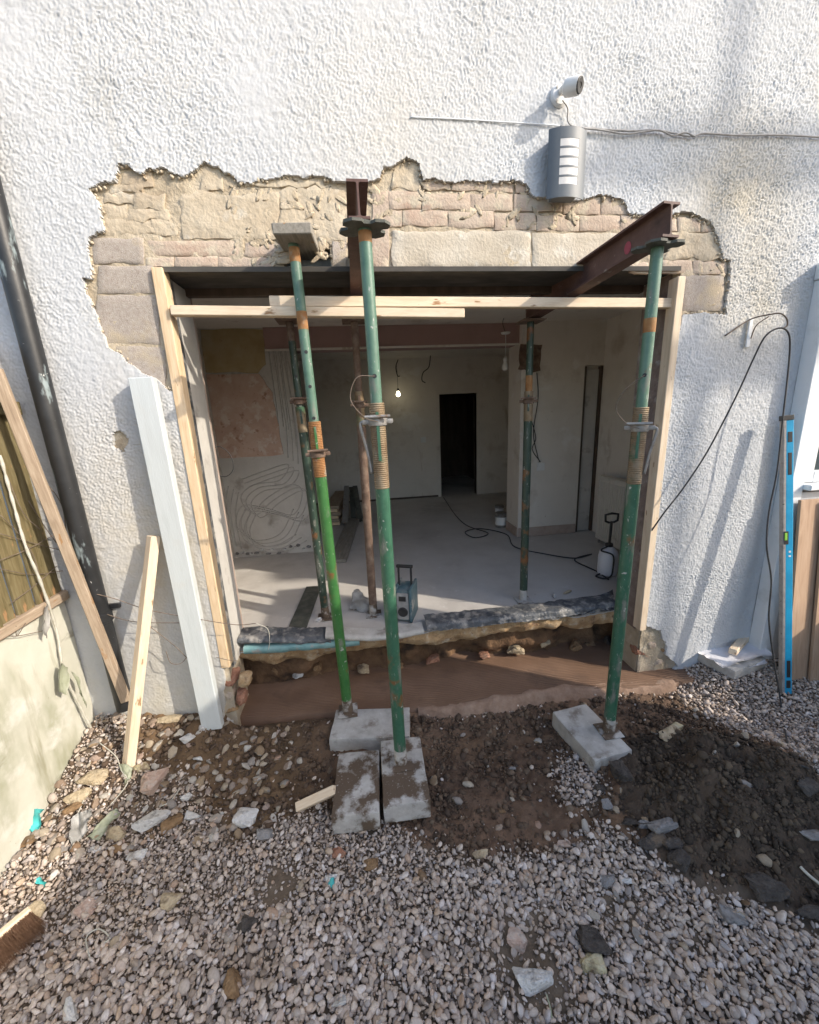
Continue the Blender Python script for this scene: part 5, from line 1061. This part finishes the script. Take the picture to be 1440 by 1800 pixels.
rng = np.random.default_rng(5)
def gravel_layer(step, dz, smin, smax, templ, keepdirt, rng, y0=-1.95, y1=.02):
    x, y = jitter(step, -1.75, 3.0, y0, y1, rng)
    k = visible(x, y) & openair(x, y); x, y = x[k], y[k]
    d = dirtmask(x+rng.normal(0, .035, len(x)), y+rng.normal(0, .035, len(x))); k = ~d | (rng.random(len(x)) < keepdirt)
    k &= ~((inpoly(MOUND, x+rng.normal(0, .03, len(x)), y+rng.normal(0, .03, len(x)))) & (rng.random(len(x)) > .015))
    left = (x < -.55) & (y > -.60) & (rng.random(len(x)) < .35); k &= ~left
    bare = sst(.55, .95, fbm2(x*2.3+3, y*2.3, 4, 311)); k &= rng.random(len(x)) > .8*bare
    x, y = x[k], y[k]; r = rng.random(len(x)); s = smin*.60+(smax*1.0-smin*.60)*r**1.4; s = s*(1+.5*(rng.random(len(x)) < .03))
    z = gz(x, y)+dz+rng.uniform(-.004, .004, len(x))+.004*fbm2(x*9, y*9, 2, 301)-.007*sst(.35, .7, fbm2(x*2.3+3, y*2.3, 4, 311))
    return scatter(x, y, z, s, templ, rng, (1.05, .78, .5), .55)
LAY = [gravel_layer(.0165, .000, .0100, .0150, p1t, .008, rng), gravel_layer(.0168, .0085, .0095, .0160, p2t, .010, rng, -1.95, -.95), gravel_layer(.0168, .0085, .0095, .0160, p1t, .010, rng, -.95, .02), gravel_layer(.031, .0165, .0100, .0165, p2t, .004, rng), gravel_layer(.0150, .004, .0055, .0075, p1t, .03, rng)]
off = np.cumsum([0]+[len(a[0]) for a in LAY]); V = np.vstack([a[0] for a in LAY]); F = np.vstack([a[1]+o_ for a, o_ in zip(LAY, off)])
add('gravel', (V, F), GRAVEL, smooth=True, origin=(0, 0, 0), kind='stuff', label='loose rounded pea gravel covering the yard', cat='gravel')
CLODD = island_mat('spoil_clods', [(.04, .03, .021), (.078, .057, .04), (.12, .09, .062), (.052, .038, .027), (.17, .125, .083)], rough=.95)
ct = [rockshape(800+k, 1, 8, .18) for k in range(8)]
for nm, step, dk, mt, lb in (('soil_clods', .0125, False, CLOD, 'crumbled brown soil in front of the trench'), ('spoil_clods', .0115, True, CLODD, 'black crumbly spoil heaped at the right')):
    x, y = jitter(step, -1.6, 2.9, -1.5, .0, rng); k = visible(x, y) & openair(x, y); x, y = x[k], y[k]; md = inpoly(MOUND, x, y)
    k = (md if dk else ~md) & (dirtmask(x, y) | ((x < -.6) & (y > -.5))); x, y = x[k], y[k]
    k = rng.random(len(x)) < np.where(fbm2(x*4, y*4, 3, 331) > -.15, .85, .35)*(1.0 if dk else .75); x, y = x[k], y[k]
    s = .0026+.0045*rng.random(len(x))+.017*rng.random(len(x))**6
    Vc, Fc = scatter(x, y, gz(x, y)+.003, s, ct, rng, (1.15, .9, .7), .8)
    add(nm, (Vc, Fc), mt, origin=(0, 0, 0), kind='stuff', label=lb, cat='soil')
# crumbs along the broken edge of the coat and dabs of mortar smeared over the masonry
def onwall(px_, pz_, yy, sz, flat, seed, sub=1, tilt=.25):
    V, F = scatter(px_, pz_, np.zeros(len(px_)), sz, [rockshape(seed+k, sub, 9, .2) for k in range(8)], rng, flat, tilt)
    return np.stack([V[:, 0], yy.repeat(len(V)//len(px_))-V[:, 2], V[:, 1]], 1), F[:, ::-1]
H_ = np.array(HOLE); eg = []
for a_, b_ in zip(H_, np.roll(H_, -1, 0)):
    n_ = max(1, int(np.linalg.norm(b_-a_)/.011)); eg.append(a_+(b_-a_)*rng.random((n_, 1))+rng.normal(0, .006, (n_, 2)))
eg = np.vstack(eg); eg = eg[(eg[:, 1] > 2.55) | (eg[:, 0] < XL) | (eg[:, 0] > XR)]; eg = eg[(eg[:, 0] < XL-.01) | (eg[:, 0] > XR+.01) | (eg[:, 1] > 2.6)]
Ve, Fe = onwall(eg[:, 0], eg[:, 1], np.full(len(eg), .010), rng.uniform(.003, .0095, len(eg)), (1.0, .8, .8), 840)
add('edge_crumbs', (Ve, Fe), PARGE, house, kind='stuff')
dx = rng.uniform(-1.25, 2.1, 2600); dz_ = rng.uniform(2.1, 3.05, 2600); k = inpoly(HOLE, dx, dz_) & ((dz_ > 2.56) | (dx < XL-.03) | (dx > XR+.03)) & (vn2(dx*3.1, dz_*5.3, 351)+.4*sst(.3, -.4, dx) > .12) & (dx > XL-.02) & (rng.random(2600) < .55)
dx, dz_ = dx[k], dz_[k]
Vd, Fd = onwall(dx, dz_, np.full(len(dx), .0160), rng.uniform(.006, .026, len(dx)), (1.7, .6, .085), 860, 2, .06)
add('mortar_dabs', (Vd, Fd), MORTAR, house, smooth=True, kind='stuff')
# small mixed rubble along the wall foot and in the soil: too many to count
x, y = jitter(.05, -1.62, 2.6, -1.3, -.02, rng); k = visible(x, y) & openair(x, y) & ((rng.random(len(x)) < .04) | ((x < -.5) & (y > -.65) & (rng.random(len(x)) < .8))); x, y = x[k], y[k]
s = rng.uniform(.012, .026, len(x))
Vr, Fr = scatter(x, y, gz(x, y)+.008, s, [rockshape(820+k, 2, 7, .12) for k in range(8)], rng, (1.0, .8, .55), .4)
RUBM = island_mat('mixed_rubble', [(.20, .125, .07), (.34, .26, .17), (.44, .38, .30), (.50, .48, .44), (.27, .17, .10), (.30, .28, .26), (.40, .27, .20)], rough=.92, bump=.5, bscale=90)
add('small_rubble', (Vr, Fr), RUBM, smooth=True, origin=(0, 0, 0), kind='stuff', label='small mixed rubble strewn along the wall foot', cat='rubble').data.set_sharp_from_angle(angle=math.radians(35))

# ------------------------------------------------------------------ added out of view at right for their shade: two walls, a tube frame
bw = empty('shade_wall', (3.35, -4.5, 0), 'added tall wall, out of view at the right, shading the yard', 'wall')
add('wall_body', bx(3.25, 3.47, -9.0, -1.25, -.1, 3.03), MORTAR, bw)  # added unseen blocker, keeps the sun off the yard
add('coping', bx(3.21, 3.51, -9.05, -1.21, 3.03, 3.10, .01), CONC, bw)
gw = empty('low_shade_wall', (3.15, -.8, 0), 'added low wall, out of view at the right, shading the gravel', 'wall')
add('wall_body', bx(3.06, 3.25, -1.24, -.36, -.1, .56), BRICKM, gw)  # added unseen low blocker, keeps the sun off the right-hand gravel
add('coping', bx(3.03, 3.248, -1.24, -.33, .56, .61, .008), CONC, gw)
sc_ = empty('shade_frame', (10.3, -4.8, 0), 'added frame of tubes and boards, out of view, casting shadow bands', 'shade_frame')
S_ = np.array(SDIR); TS = 11.0
def shade_pt(a, b): return onY(a, b, 0)+S_*TS  # places the added frame sunward so its shadow bands land on the wall
for (a, b) in ((1284, 160), (1206, 850)):
    q = shade_pt(a, b); add('standard', cyl((q[0], q[1], -.05), (q[0], q[1], 11.0 if a > 1250 else q[2]+.95), .036, n=14), GALV, sc_, smooth=True)
for (a, b, x0, x1) in ((1290, 268, -.7, 1.6), (1290, 632, -.55, 1.6)):
    q = shade_pt(a, b); add('shade_board', bx(q[0]+x0, q[0]+x1, q[1]-.12, q[1]+.11, q[2]-.02, q[2]+.02), SCAFB, sc_)
    add('shade_rail', cyl((q[0]+x0-.2, q[1]+.1, q[2]-.06), (q[0]+x1+.2, q[1]+.1, q[2]-.06), .024, n=12), GALV, sc_, smooth=True)
